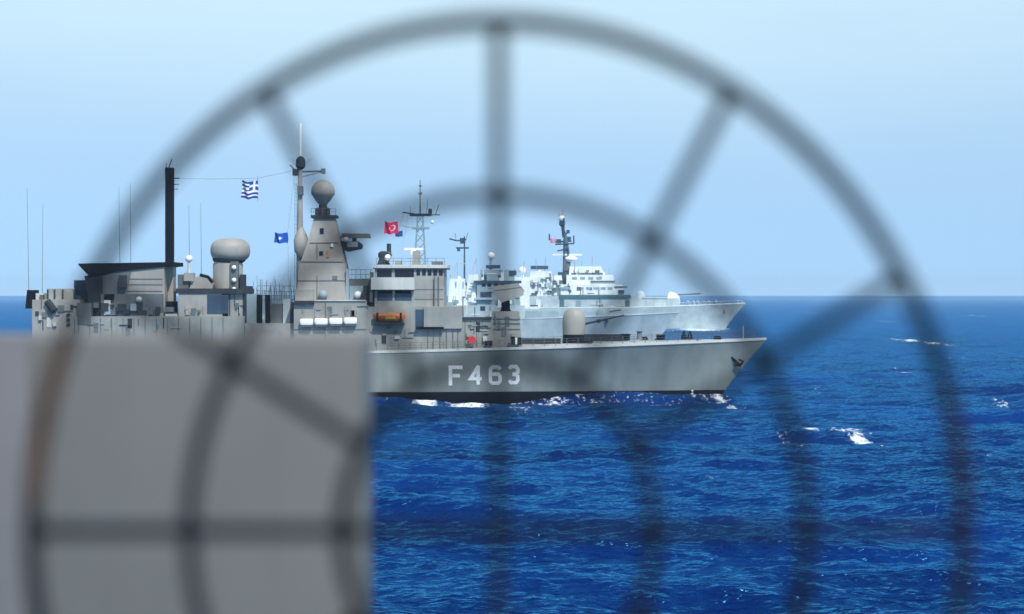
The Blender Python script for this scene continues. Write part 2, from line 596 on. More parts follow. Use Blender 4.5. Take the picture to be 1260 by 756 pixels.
class Hull:
    def __init__(self, ship, tip, foot, length, beam, sheer, boot=0.9, full_deck=0.30, full_wl=0.46, step=None):
        """tip, foot = stem at deck and at the waterline in (x, z) metres; sheer(s) = deck height along the hull"""
        self.s, self.tip, self.foot, self.L, self.bm, self.sheer = ship, tip, foot, length, beam, sheer
        self.boot, self.fd, self.fw = boot, full_deck, full_wl

    def stem(self, z):
        t = (z - self.foot[1]) / (self.tip[1] - self.foot[1])
        t = max(t, -0.35)
        return self.foot[0] + (self.tip[0] - self.foot[0]) * (t ** 1.12 if t > 0 else t * 0.8)

    def half(self, s, z):
        v = min(max(z / self.sheer(s), 0.0), 1.0) ** 1.25
        def f(full, p):
            t = min(s / full, 1.0)
            return 1 - (1 - t) ** p
        b = (1 - v) * f(self.fw, 1.75) * 0.97 + v * f(self.fd, 2.1)
        if s > 0.7:
            b *= 1 - 0.22 * ((s - 0.7) / 0.3) ** 2
        if z < 0:
            b *= max(0.6, 1 + z * 0.12)
        return 0.04 + self.bm / 2 * b

    def xs(self, s, z):
        st = self.stem(z)
        return st - s * (st - (self.tip[0] - self.L))

    def side_y(self, x, z):
        st = self.stem(z)
        s = min(max((st - x) / (st - (self.tip[0] - self.L)), 0.0), 1.0)
        return -self.half(s, z)

    def build(self, mat, boot_mat, edge_mat, deck_mat):
        S = np.concatenate([np.linspace(0, 0.2, 34)[:-1], np.linspace(0.2, 1, 50)])
        n = len(S)

        def shell(levels, cap):
            b = MB()
            vs, fs = [], []
            k = len(levels)
            for s in S:
                zs = [lv(s) for lv in levels]
                for z in zs:
                    vs.append((self.xs(s, z), -self.half(s, z), z))
                for z in zs:
                    vs.append((self.xs(s, z), self.half(s, z), z))
            for i in range(n - 1):
                a, c = i * 2 * k, (i + 1) * 2 * k
                for j in range(k - 1):
                    fs.append((a + j, a + j + 1, c + j + 1, c + j))
                    fs.append((a + k + j, c + k + j, c + k + j + 1, a + k + j + 1))
                if cap:
                    fs.append((a + k - 1, a + 2 * k - 1, c + 2 * k - 1, c + k - 1))
            for a in (0, (n - 1) * 2 * k):
                for j in range(k - 1):
                    fs.append((a + j, a + j + 1, a + k + j + 1, a + k + j))
            b.add(vs, fs)
            return b

        bt = self.boot
        shell([lambda s: -3.0, lambda s: -1.0, lambda s: 0.0, lambda s: bt], False).build('boot_topping', M[boot_mat], self.s.root, True)
        lev = [lambda s, t=t: bt + (self.sheer(s) - bt) * t for t in (0, .15, .3, .45, .6, .75, .88, 1.0)]
        hull = shell(lev, True).build('hull', M[mat], self.s.root, True)
        # the deck edge: a low coaming that stands a little proud of the side
        b = MB()
        vs, fs = [], []
        h = 0.30
        for s in S:
            z = self.sheer(s)
            x, y = self.xs(s, z), self.half(s, z)
            for sg in (-1, 1):
                vs += [(x, sg * (y + 0.06), z - 0.05), (x, sg * (y + 0.06), z + h), (x, sg * max(y - 0.15, 0.01), z + h), (x, sg * max(y - 0.15, 0.01), z - 0.05)]
        for i in range(n - 1):
            for o in (0, 4):
                a, c = i * 8 + o, (i + 1) * 8 + o
                for j in range(4):
                    fs.append((a + j, a + (j + 1) % 4, c + (j + 1) % 4, c + j))
        b.add(vs, fs).build('deck_edge', M[edge_mat], self.s.root)
        return hull

    def railing(self, s0, s1, n, h, rad, mat, wires=2):
        b = MB()
        for sg in (-1, 1):
            top = []
            for i in range(n + 1):
                s = s0 + (s1 - s0) * i / n
                z = self.sheer(s) + 0.25
                x, y = self.xs(s, self.sheer(s)), sg * (self.half(s, self.sheer(s)) - 0.05)
                b.tube([(x, y, z), (x, y, z + h)], rad * 1.4, 5)
                top.append((x, y, z + h))
            for wv in range(wires):
                b.tube([(x, y, z - h * wv / wires) for x, y, z in top], rad * 0.7, 4)
        return b.build('railing', M[mat], self.s.root)


def stroke(b, S, hull, pts, w, off):
    """painted line of width w px following pts (px, py), laid on the hull side"""
    P = []
    for i in range(len(pts) - 1):
        a, c = Vector(pts[i]), Vector(pts[i + 1])
        P.append((a, c))
    V = [Vector(p) for p in pts]
    L, Rr = [], []
    for i, p in enumerate(V):
        d0 = (V[i] - V[i - 1]).normalized() if i > 0 else (V[1] - V[0]).normalized()
        d1 = (V[i + 1] - V[i]).normalized() if i < len(V) - 1 else d0
        n0, n1 = Vector((-d0.y, d0.x)), Vector((-d1.y, d1.x))
        mdir = (n0 + n1).normalized()
        k = w / 2 / max(mdir.dot(n0), 0.45)
        L.append(p + mdir * k)
        Rr.append(p - mdir * k)
    vs, fs = [], []
    sub = 4
    for i in range(len(V) - 1):
        o = len(vs)
        for t in range(sub + 1):
            for c in range(3):
                u = c / 2
                A = L[i].lerp(L[i + 1], t / sub)
                B = Rr[i].lerp(Rr[i + 1], t / sub)
                q = A.lerp(B, u)
                y = -6.8
                for _ in range(3):
                    x, z = S.X(q.x, y), S.Z(q.y, y)
                    y = hull.side_y(x, z)
                vs.append((S.X(q.x, y), y - off, S.Z(q.y, y)))
        for t in range(sub):
            for c in range(2):
                a = o + t * 3 + c
                fs.append((a, a + 1, a + 4, a + 3))
    b.add(vs, fs)


# ================= the near frigate
D1 = 300.0
near = thing('warship', 'near grey frigate with F 463 on its bow, seen broadside on', 'warship', (0, D1, 0), 'warships sailing in line')
S = Ship(D1, near)


def sheer1(s):
    return 5.75 + 2.0 * max(0.0, 1 - s / 0.62) ** 1.55


h1 = Hull(S, (S.X(943), 7.75), (S.X(888), 0.1), 130.0, 14.4, sheer1, boot=0.9)
h1.build('hull_grey', 'black', 'pale_edge', 'deck_paint')

num = {
    'F': [[(569, 452.2), (554.2, 452.2), (554.2, 474.5)], [(556.6, 462.4), (566, 462.4)]],
    '4': [[(588.8, 450.5), (579.2, 466.0), (586.2, 466.0)], [(588.4, 450), (588.4, 473.5)], [(590.8, 466.0), (592.8, 466.0)]],
    '6': [[(615.5, 454.5), (613.5, 451.6), (606, 451.6), (603.6, 454.5), (603.6, 469), (606, 471.6), (613, 471.6), (615.4, 469), (615.4, 463), (613, 460.6), (606.1, 460.6)]],
    '3': [[(626.4, 454), (628.6, 451.2), (635, 451.2), (637.2, 454), (637.2, 458), (635.2, 460.4), (630.5, 460.4)],
          [(630.5, 460.9), (635.2, 461.0), (637.2, 463.5), (637.2, 468), (635, 471), (628.6, 471), (626.4, 468.2)]],
}
for ch, strokes in num.items():
    b = MB()
    for i, st in enumerate(strokes):
        stroke(b, S, h1, st, 4.3, 0.03 + 0.012 * i)
    b.build('hull_number', M['number_white'], near)
h1.railing(0.012, 0.40, 34, 1.0, 0.03, 'mid_grey', 3)

# anchor in its recess under the bow flare
ay = h1.side_y(S.X(905, -2), S.Z(444, -2))
b = MB()
S.bar(b, [(899.5, 439.5), (910.5, 449.5)], ay - 0.12, 0.17)
S.bar(b, [(904, 449.5), (910.5, 449.8), (915.5, 444.5)], ay - 0.18, [0.08, 0.2, 0.08])
S.bar(b, [(909, 442.6), (914, 444.6)], ay - 0.1, 0.11)
b.build('anchor', M['black'], near)
b = MB()
b.lathe(S.P(899.6, 439.2, ay + 0.1), [(0.3, -0.3), (0.42, 0), (0.3, 0.3)], 12).build('hawse_pipe', M['dark_grey'], near)
# draught marks near the stem
for k, py in enumerate((481, 484.5)):
    y = h1.side_y(S.X(852, -3), S.Z(py, -3)) - 0.03
    S.bx(MB(), 851, 853, py - 1, py + 1, y, y + 0.02).build('draught_mark', M['white'], near)

# ---- foredeck
b = MB()
gx, gz = S.X(706.5, -1), S.Z(412, -1)
b.lathe((gx, 0, gz), [(1.55, 0), (1.58, 1.6), (1.5, 2.5), (1.25, 3.15), (0.75, 3.55), (0.1, 3.65)], 28)
gun = b.build('gun_turret', M['warm_grey'], near, True)
b = MB()
S.bar(b, [(716, 399.5), (733, 396), (768, 388)], -0.2, [0.17, 0.13, 0.08])
S.bar(b, [(735, 395.6), (739, 394.7)], -0.2, 0.24)
b.build('gun_barrel', M['dark_grey'], gun)
b = MB()
b.lathe((gx + 0.5, 0, gz - 1.2), [(2.1, 0), (2.0, 1.2)], 24).build('gun_base', M['black'], gun)
S.part('breakwater', 'dark_grey', 719, 766, 411.5, 420, -5.6, -5.3)
b = MB()
for dx in (0, 6):
    b.lathe((S.X(764 + dx), -3.6, S.Z(419, -3.6)), [(0.35, 0), (0.35, 0.65), (0.5, 0.7), (0.5, 0.85), (0.1, 0.9)], 12)
S.bx(b, 761, 773, 418.2, 419.6, -4.1, -3.1)
b.build('bollard', M['black'], near)
b = MB()
b.lathe((S.X(785.5), -2.5, S.Z(418, -2.5)), [(0.5, 0), (0.35, 0.3), (0.3, 0.9), (0.5, 1.1), (0.15, 1.2)], 14).build('capstan', M['mid_grey'], near, True)
S.part('chain_stopper', 'black', 789, 798, 414.6, 418.5, -2.2, -1.2, (0.2, 0.2, 0.1, 0.1))
b = MB()
for dx in (0, 4.5):
    b.lathe((S.X(809 + dx), -2.8, S.Z(418, -2.8)), [(0.32, 0), (0.32, 0.5), (0.42, 0.55), (0.42, 0.68), (0.1, 0.7)], 12)
S.bx(b, 806, 816, 417.3, 418.6, -3.2, -2.4)
b.build('bollard', M['black'], near)
for px in (840.5, 848):
    MB().lathe((S.X(px), -1.4, S.Z(418, -1.4)), [(0.42, 0), (0.35, 0.5), (0.2, 0.9), (0.05, 1.2)], 12).build('ventilator', M['black'], near, True)
S.part('fairlead', 'black', 878, 888, 413.8, 418.0, -1.6, -1.0, (0.15, 0.15, 0, 0))
b = MB()
S.bx(b, 857, 860, 416.5, 421, -3.2, -2.9).build('roller', M['mid_grey'], near)
S.pole('jackstaff', 'pale_edge', [(914.5, 418), (914.5, 401)], 0.0, 0.06)
S.part('locker', 'black', 628, 633.5, 414.5, 425, -6.0, -5.2, parent=near)
S.part('locker', 'white', 634.2, 636, 416, 424, -6.05, -5.2)
S.part('locker', 'black', 637, 641.5, 415.5, 425, -6.0, -5.2)
S.part('locker', 'black', 597, 606, 420, 426, -6.1, -5.2)
S.part('mooring_reel', 'dark_grey', 642, 690, 416.5, 423.5, -4.2, -3.6)

# ---- deckhouse and missile launcher forward of the bridge
S.part('forward_deckhouse', 'ship_grey', 566, 606.5, 392.5, 432, -5.2, 5.2)
S.part('launcher_deckhouse', 'ship_grey', 604, 642, 383.5, 432, -4.6, 4.6, (0.2, 0.3, 0.1, 0.1))
b = MB()
for i, px in enumerate((572, 579, 586, 593)):
    S.bx(b, px, px + 0.6, 394, 426, -5.26, -5.18)
for i, py in enumerate((392, 398, 405)):
    S.bx(b, 607, 640, py, py + 0.35, -4.66, -4.45)
b.build('stiffener', M['mid_grey'], near)
S.part('ledge', 'dark_grey', 568, 605, 391.2, 393.0, -5.5, 5.3)
b = MB()
S.pr(b, [(605.5, 352.5), (637.5, 348.5), (645, 357), (643.5, 364), (617, 372.5), (606.5, 362)], -2.3, 2.3)
lau = b.build('missile_launcher', M['ship_grey'], near)
b = MB()
b.lathe((S.X(622), 0, S.Z(384.5)), [(0.85, 0), (0.6, 0.5), (0.55, 2.2)], 16).build('pedestal', M['black'], lau)
b = MB()
S.pr(b, [(608, 357.5), (641.5, 353.2), (642, 354), (608, 358.4)], -2.34, -2.28).build('cell_seam', M['mid_grey'], lau)

# ---- bridge
S.part('superstructure', 'ship_grey', 446, 570, 377.5, 434, -5.9, 5.9, (0.2, 0.2, 0.05, 0.05))
S.part('deck_step', 'ship_grey', 521.5, 568.3, 378.6, 404.5, -6.25, -4.0)
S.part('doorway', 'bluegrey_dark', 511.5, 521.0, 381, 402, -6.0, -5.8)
S.part('ledge', 'black', 511.5, 546, 402.5, 405.4, -6.6, -5.8)  # black strip paints in the step's shadow
b = MB()
for px in (526, 533, 541, 549, 557, 563):
    S.bx(b, px, px + 0.8, 406, 430, -6.0, -5.7)
b.build('stiffener', M['mid_grey'], near)

bridge = thing('bridge', None, None)
bridge.parent = near
bm_ = MB()
# plan of the wheelhouse: chamfered forward corner towards us
xa, xb, xc, xd = S.X(461, -5.4), S.X(509, -5.4), S.X(546.5, -3.0), S.X(548.5, -2.0)
plan = [(xa, -5.4), (xb, -5.4), (xc, -3.6), (xd, -2.2), (xd, 2.2), (xc, 3.6), (xb, 5.4), (xa, 5.4)]
zr, zb = S.Z(330, -5.4), S.Z(379, -5.4)
bm_.plan(plan, zb, zr).build('wheelhouse', M['ship_grey'], bridge)
roof = [(x + (0.35 if x > 0 and False else 0.0), y * 1.06) for x, y in plan]
roof = [(xa - 0.2, -5.75), (xb, -5.75), (xc + 0.45, -3.9), (xd + 0.5, -2.2), (xd + 0.5, 2.2), (xc + 0.45, 3.9), (xb, 5.75), (xa - 0.2, 5.75)]
MB().plan(roof, zr, S.Z(326, -5.4)).build('roof', M['pale_edge'], bridge)
MB().plan([(x, y) for x, y in roof], zr - 0.12, zr - 0.004, 0.997, (S.X(505), 0)).build('roof_edge', M['dark_grey'], bridge)
# side openings
for px0, px1, py0, py1 in ((464, 482, 331.8, 341), (486, 509.3, 331.8, 341.3)):
    S.part('window', 'glass', px0, px1, py0, py1, -5.46, -5.2, parent=bridge)
for px0, px1 in ((464.5, 482.5), (486, 506)):
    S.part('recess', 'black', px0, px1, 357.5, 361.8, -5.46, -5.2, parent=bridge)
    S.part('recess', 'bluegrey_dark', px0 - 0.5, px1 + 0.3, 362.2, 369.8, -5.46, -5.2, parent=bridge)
# wing bulwark
S.part('bridge_wing', 'pale_edge', 456.5, 510, 341.6, 356.6, -6.2, -4.8, parent=bridge)
S.part('wing_step', 'mid_grey', 455, 458.5, 335, 372, -5.9, -4.0, parent=bridge)
# forward windows along the chamfer
dv = Vector((xc - xb, 1.8, 0))
nv = Vector((1.8, -(xc - xb), 0)).normalized()
for i in range(5):
    t0, t1 = 0.09 + i * 0.185, 0.09 + i * 0.185 + 0.12
    b = MB()
    p0 = Vector((xb, -5.4, 0)) + dv * t0
    p1 = Vector((xb, -5.4, 0)) + dv * t1
    z0, z1 = S.Z(339.2, -4.6), S.Z(332.2, -4.6)
    o = nv * 0.05
    q = -nv * 0.1
    b.plan([(p0 + o)[:2], (p1 + o)[:2], (p1 + q)[:2], (p0 + q)[:2]], z0, z1).build('window', M['glass'], bridge)
for py in (356, 368):
    b = MB()
    p0, p1 = Vector((xb, -5.4, 0)) + dv * 0.03, Vector((xb, -5.4, 0)) + dv * 0.97
    o, q = nv * 0.05, -nv * 0.1
    b.plan([(p0 + o)[:2], (p1 + o)[:2], (p1 + q)[:2], (p0 + q)[:2]], S.Z(py + 0.8, -4.6), S.Z(py, -4.6)).build('panel_seam', M['mid_grey'], bridge)
b = MB()
for px in (534.5, 539.5, 544.5):
    S.bar(b, [(px, 341), (px, 377)], -4.6 + (px - 534) * 0.1, 0.09, 6)
b.build('pipe_run', M['mid_grey'], bridge)

# director and navigation radar on the roof
dirc = MB()
b = MB()
b.lathe(S.P(472, 326.5, -1), [(1.0, 0), (0.75, 0.4), (0.6, 1.0), (0.75, 1.1), (0.75, 1.6), (0.4, 1.9)], 16)
dr = b.build('gun_director', M['dark_grey'], near, True)
S.pr(MB(), [(466, 322), (470, 313), (478, 309), (482, 313), (478, 323), (472, 325)], -1.0, 0.5).build('director_head', M['mid_grey'], dr)
S.pole('director_antenna', 'dark_grey', [(479, 318), (478.5, 300)], -0.5, 0.3, dr)
MB().ball(S.P(477, 317, -2.2), 0.42).build('lens_ball', M['white'], dr, True)
S.part('radar_mast', 'warm_grey', 507, 517.5, 309, 330, -0.9, 0.9, (0.15, 0.15, 0.1, 0.1))
S.part('navigation_radar', 'white', 497.5, 520.5, 305.4, 308.0, -0.3, 0.3)
S.part('radar_pivot', 'white', 505.5, 512, 307.6, 314, -0.6, 0.6)
S.part('roof_locker', 'mid_grey', 531, 544.5, 322.2, 327, -1.5, 1.5)
S.part('signal_locker', 'ship_grey', 486, 494, 321, 327, -3.2, -1.2)
b = MB()
for i in range(9):
    px = 463 + i * 10.5
    S.bar(b, [(px, 326.5), (px, 318)], -3.4, 0.028, 5)
S.bar(b, [(463, 318), (547, 318)], -3.4, 0.025, 4)
S.bar(b, [(463, 322), (547, 322)], -3.4, 0.02, 4)
b.build('roof_railing', M['mid_grey'], near)

# ---- passage between bridge and tower, its shade put into the block colours
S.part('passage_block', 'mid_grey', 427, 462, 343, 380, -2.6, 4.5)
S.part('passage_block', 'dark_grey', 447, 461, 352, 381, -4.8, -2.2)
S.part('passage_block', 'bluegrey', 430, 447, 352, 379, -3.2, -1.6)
MB().ball(S.P(440.5, 363, -3.6), 0.5).build('search_light', M['white'], near, True)
b = MB()
for px in (428, 433, 438, 444, 450, 456):
    S.bar(b, [(px, 343.5), (px, 331)], -2.5, 0.035, 5)
S.bar(b, [(428, 332), (459, 332)], -2.5, 0.03, 4)
S.bar(b, [(428, 338), (459, 338)], -2.5, 0.03, 4)
b.build('platform_railing', M['mid_grey'], near)

# ---- tower deckhouse
S.part('tower_deckhouse', 'ship_grey', 361.5, 452, 370, 434, -6.05, 6.05, (0.0, 0.1, 0.03, 0.03))
S.part('ledge', 'dark_grey', 362, 386.5, 370.3, 374.5, -6.5, -5.9)
S.part('doorway', 'dark_grey', 357.5, 361.8, 372, 402, -4.5, -1.0)
S.part('panel_seam', 'mid_grey', 400, 401, 371, 432, -6.12, -5.9)
S.part('panel_seam', 'mid_grey', 362, 451, 405, 406, -6.12, -5.9)
S.part('deck_rail', 'pale_edge', 388, 450, 369.2, 370.6, -6.2, -5.8)

# ---- radar tower
b = MB()
def section(pxa, pxb, py, yh):
    return [(S.X(pxa, -yh), -yh, S.Z(py, -yh)), (S.X(pxb, -yh), -yh, S.Z(py, -yh)), (S.X(pxb, -yh), yh, S.Z(py, -yh)), (S.X(pxa, -yh), yh, S.Z(py, -yh))]
secs = [section(364, 428, 371, 3.6), section(368, 425, 328, 2.9), section(377, 420, 303, 2.3), section(386.5, 411, 267.5, 1.5)]
vs = [p for s_ in secs for p in s_]
fs = [(3, 2, 1, 0), (12, 13, 14, 15)]
for i in range(3):
    for j in range(4):
        fs.append((i * 4 + j, i * 4 + (j + 1) % 4, i * 4 + 4 + (j + 1) % 4, i * 4 + 4 + j))
b.add(vs, fs)
tower = b.build('radar_tower', M['warm_grey'], near)


def yt(py):
    """near face of the tower at a row"""
    return -np.interp(py, [267.5, 303, 328, 371], [1.5, 2.3, 2.9, 3.6])


def tower_patch(name, mat, px0, px1, py0, py1, d=0.09):
    y = yt((py0 + py1) / 2)
    b = MB()
    ya, yb = yt(py1) - d, yt(py0) - d
    x0a, x1a, x0b, x1b = S.X(px0, ya), S.X(px1, ya), S.X(px0, yb), S.X(px1, yb)
    za, zb_ = S.Z(py1, ya), S.Z(py0, yb)
    b.add([(x0a, ya, za), (x1a, ya, za), (x1b, yb, zb_), (x0b, yb, zb_), (x0a, ya + .3, za), (x1a, ya + .3, za), (x1b, yb + .3, zb_), (x0b, yb + .3, zb_)],
          [(0, 1, 2, 3), (7, 6, 5, 4), (0, 4, 5, 1), (1, 5, 6, 2), (2, 6, 7, 3), (3, 7, 4, 0)])
    return b.build(name, M[mat], tower)


tower_patch('window', 'glass', 393.5, 398.5, 281, 288)
tower_patch('window', 'glass', 392.8, 397.6, 309.5, 314.5)
tower_patch('panel_seam', 'mid_grey', 389.4, 390.6, 300, 368)
tower_patch('panel_seam', 'mid_grey', 369, 423, 321.8, 322.8)
tower_patch('panel_seam', 'mid_grey', 381, 416, 298.5, 299.5)
tower_patch('panel_seam', 'mid_grey', 366, 426, 345, 345.7)
tower_patch('hatch', 'mid_grey', 409, 415, 339.5, 344)
tower_patch('light_fitting', 'white', 407, 410, 300, 304, 0.2)
tower_patch('light_fitting', 'ochre', 401.5, 404.5, 309, 317, 0.12)
MB().ball(S.P(397.5, 363, -3.9), 0.62).build('equipment_dome', M['bluegrey'], tower, True)
S.part('tower_house', 'warm_grey', 363, 386, 356.5, 370.5, -4.2, -3.2)
S.part('tower_strut', 'bluegrey', 425.6, 429.4, 331, 370.5, -3.5, -3.0)
b = MB()
S.bx(b, 382.5, 414, 264.8, 268.2, -1.9, 1.9).build('top_platform', M['dark_grey'], tower)
b = MB()
for px in (383, 390, 397, 404, 413):
    S.bar(b, [(px, 265), (px, 257)], -1.8, 0.03, 5)
S.bar(b, [(383, 257), (413, 257)], -1.8, 0.028, 4)
S.bar(b, [(383, 261), (413, 261)], -1.8, 0.025, 4)
b.build('platform_railing', M['mid_grey'], tower)
b = MB()
b.lathe(S.P(397.5, 265, 0), [(0.95, 0), (0.9, 0.7), (0.6, 1.0), (0.55, 1.4), (0.3, 1.7)], 16)
b.lathe((S.X(391), -0.6, S.Z(265)), [(0.3, 0), (0.3, 0.9), (0.1, 1.0)], 10)
b.lathe((S.X(404), -0.6, S.Z(265)), [(0.3, 0), (0.3, 0.9), (0.1, 1.0)], 10)
b.build('radome_base', M['dark_grey'], tower, True)
rz = 1.62
prof = [(0.3, -2.15), (0.55, -1.75), (1.0, -1.25), (1.4, -0.6)] + [(rz * math.cos(a), rz * math.sin(a)) for a in np.linspace(-0.22, 1.53, 14)]
MB().lathe(S.P(397.5, 236.2, 0), prof, 28).build('egg_radome', M['warm_grey'], tower, True)

# radar and platform on the tower's forward side
b = MB()
S.pr(b, [(411, 291), (418, 297), (440, 297), (445, 301), (444, 306), (428, 309.5), (414, 306)], -1.6, 1.6)
rp_ = b.build('radar_platform', M['dark_grey'], near)
S.part('deck_equipment', 'bluegrey', 427, 440, 297.5, 304, -1.68, -1.5, parent=rp_)
MB().ball(S.P(425.5, 295.2, -1.7), 0.36).build('lamp_housing', M['white'], rp_, True)
S.pole('radar_pivot', 'dark_grey', [(436, 298), (436, 292)], 0, 0.3, rp_)
S.part('radar_antenna', 'mid_grey', 419, 456.5, 287.6, 293.2, -0.4, 0.4, (0.2, 0.2, 0, 0), parent=rp_)

# ---- tall foremast just aft of the tower
b = MB()
S.bar(b, [(369, 372), (369, 300), (369.3, 250), (369.5, 208)], 0.6, [0.5, 0.45, 0.36, 0.28], 12)
mast = b.build('foremast', M['warm_grey'], near, True)
b = MB()
b.lathe(S.P(370, 206, 0.6), [(0.3, -0.3), (0.62, 0.0), (0.66, 0.9), (0.5, 1.25), (0.2, 1.5)], 14).build('antenna_drum', M['dark_grey'], mast, True)
S.pole('whip_aerial', 'white', [(369.4, 193), (369.6, 152)], 0.6, 0.19, mast)
b = MB()
S.bar(b, [(371, 211.5), (396, 211)], 0.6, 0.12, 6)
S.bar(b, [(371, 218), (396, 212)], 0.6, 0.05, 5)
S.bx(b, 395, 400, 207.5, 214, 0.2, 1.0)
b.build('crossarm', M['mid_grey'], mast)
b = MB()
S.bar(b, [(369, 216), (357, 203)], 0.6, 0.07, 6)
S.bx(b, 360, 367, 208, 216, 0.1, 1.1)
b.build('aerial_bracket', M['dark_grey'], mast)
b = MB()
for dx in (-14, -9, -4, 6, 12, 17):
    S.bar(b, [(369, 209), (369 + dx, 197 - abs(dx) * 0.2)], 0.7, 0.022, 4)
b.build('aerial_wires', M['mid_grey'], mast)
S.part('mast_box', 'mid_grey', 366, 372.5, 229, 240, -0.2, 1.2, parent=mast)
b = MB()
b.lathe(S.P(370.5, 300, 0.2), [(0.4, -1.9), (0.95, -1.0), (1.0, 0.6), (0.6, 1.6), (0.3, 2.2)], 14).build('mast_sponson', M['warm_grey'], mast, True)
b = MB()
for px in (362.6, 365):
    S.bar(b, [(px, 371), (px + 0.5, 225)], 0.2, 0.03, 5)
for i in range(30):
    py = 228 + i * 4.8
    S.bar(b, [(362.7, py), (365.3, py)], 0.2, 0.02, 4)
b.build('mast_ladder', M['mid_grey'], mast)

# ---- waist between tower and aft radar
S.part('waist_deckhouse', 'ship_grey', 296, 362, 398, 436, -4.8, 4.8)
S.part('waist_locker', 'bluegrey', 301.5, 315.5, 362, 400, -3.0, 1.0)
for px in (317.3, 327.2):
    MB().tube([S.P(px + 2.4, 399, -3.2), S.P(px + 2.2, 363.5, -2.6)], 0.36, 12).build('tube_launcher', M['black'], near)
S.part('waist_locker', 'bluegrey_light', 348, 357, 368, 402, -2.6, 0.5)
S.part('waist_locker', 'mid_grey', 333, 347, 374, 400, -2.4, 0.5)
b = MB()
for i in range(16):
    px = 318 + i * 2.9 + random.uniform(-1, 1)
    S.bar(b, [(px, 375), (px + random.uniform(-3, 3), random.uniform(343, 360))], random.uniform(-2, 2), 0.05, 5)
for py in (352, 358, 364, 370):
    S.bar(b, [(316, py), (362, py + random.uniform(-2, 2))], random.uniform(-1.5, 1.5), 0.04, 5)
b.build('boat_davits', M['mid_grey'], near)

# ---- aft radar house with the flat round radome
S.part('aft_deckhouse', 'warm_grey', 219.5, 274, 361, 436, -5.4, 5.4, (0.0, 0.1, 0.04, 0.04))
S.part('aft_platform', 'dark_grey', 216.5, 301, 355.2, 361.4, -5.5, 5.5)
S.part('shaded_recess', 'bluegrey_dark', 255, 281, 363, 386, -5.46, -5.2)  # dark slab, the recess's shadow put into its colour
S.part('corner_post', 'dark_grey', 298.4, 301.6, 352, 436, -4.8, 4.2)
S.part('aft_column', 'ship_grey', 281, 298.5, 361, 436, -4.9, 4.9)
S.part('panel_seam', 'dark_grey', 282.2, 283.2, 362, 434, -4.97, -4.8)
b = MB()
b.lathe(S.P(280.5, 357, 0), [(2.05, 0), (2.05, 3.5), (1.85, 3.85)], 24)
col = b.build('radome_column', M['warm_grey'], near, True)
S.part('ladder_trunk', 'mid_grey', 283.5, 293, 322, 357, -2.4, -0.5, parent=col)
S.part('column_vent', 'dark_grey', 295, 301, 338, 355, -1.9, 0, parent=col)
for py in (329.5, 345, 356.5):
    MB().ball(S.P(288, py, -2.6), 0.32, n=10, m=6).build('deck_lamp', M['white'], col, True)
b = MB()
b.lathe(S.P(282, 322.5, 0), [(1.6, -0.3), (2.2, 0.1), (2.3, 0.5)], 24).build('radome_ring', M['dark_grey'], col, True)
rr_, rh_ = 2.72, 1.68
prof = []
for a in np.linspace(-1.15, 1.53, 20):
    ca, sa = math.cos(a), math.sin(a)
    prof.append((rr_ * abs(ca) ** 0.72, rh_ * (abs(sa) ** 0.8) * (1 if sa > 0 else -1)))
MB().lathe(S.P(283.5, 308.5, 0), prof, 32).build('flat_radome', M['warm_grey'], col, True)
S.part('aft_locker', 'mid_grey', 218.5, 232, 338, 355.5, -2.6, 0.5)
b = MB()
S.pr(b, [(233, 355.4), (238, 343), (248, 338.5), (259, 343), (262, 350), (261, 355.4)], -2.6, 1.0).build('aft_director', M['warm_grey'], near)
S.pole('director_hood', 'black', [(246, 338.5), (256, 341), (261.5, 348)], -2.5, 0.22)
b = MB()
MB().ball(S.P(232.5, 318.5, 0), 0.5).build('satellite_dome', M['white'], near, True)
b.lathe(S.P(232.5, 338, 0), [(0.35, 0), (0.2, 0.8), (0.16, 1.8)], 10).build('dome_post', M['pale_edge'], near)
S.part('fan_housing', 'warm_grey', 226, 238, 336, 346, -3.0, -1.2)

# ---- funnel with its black cap and the black exhaust mast
b = MB()
S.pr(b, [(108, 336), (140, 332), (202, 328), (203.5, 402), (112, 402), (110, 372)], -4.2, 4.2)
fun = b.build('funnel', M['warm_grey'], near)
b = MB()
vs = []
for px, pyt, pyb, yh in ((96.5, 324.6, 326.2, 5.2), (110, 324.2, 340.5, 4.5), (140, 323.8, 335, 4.4), (213.5, 322.6, 327.2, 4.4)):
    vs += [(S.X(px, -yh), -yh, S.Z(pyt, -yh)), (S.X(px, -yh), -yh, S.Z(pyb, -yh)), (S.X(px, -yh), yh, S.Z(pyb, -yh)), (S.X(px, -yh), yh, S.Z(pyt, -yh))]
fs = [(0, 1, 2, 3), (15, 14, 13, 12)]
for i in range(3):
    for j in range(4):
        fs.append((i * 4 + j, i * 4 + (j + 1) % 4, i * 4 + 4 + (j + 1) % 4, i * 4 + 4 + j))
b.add(vs, fs).build('funnel_cap', M['black'], fun)
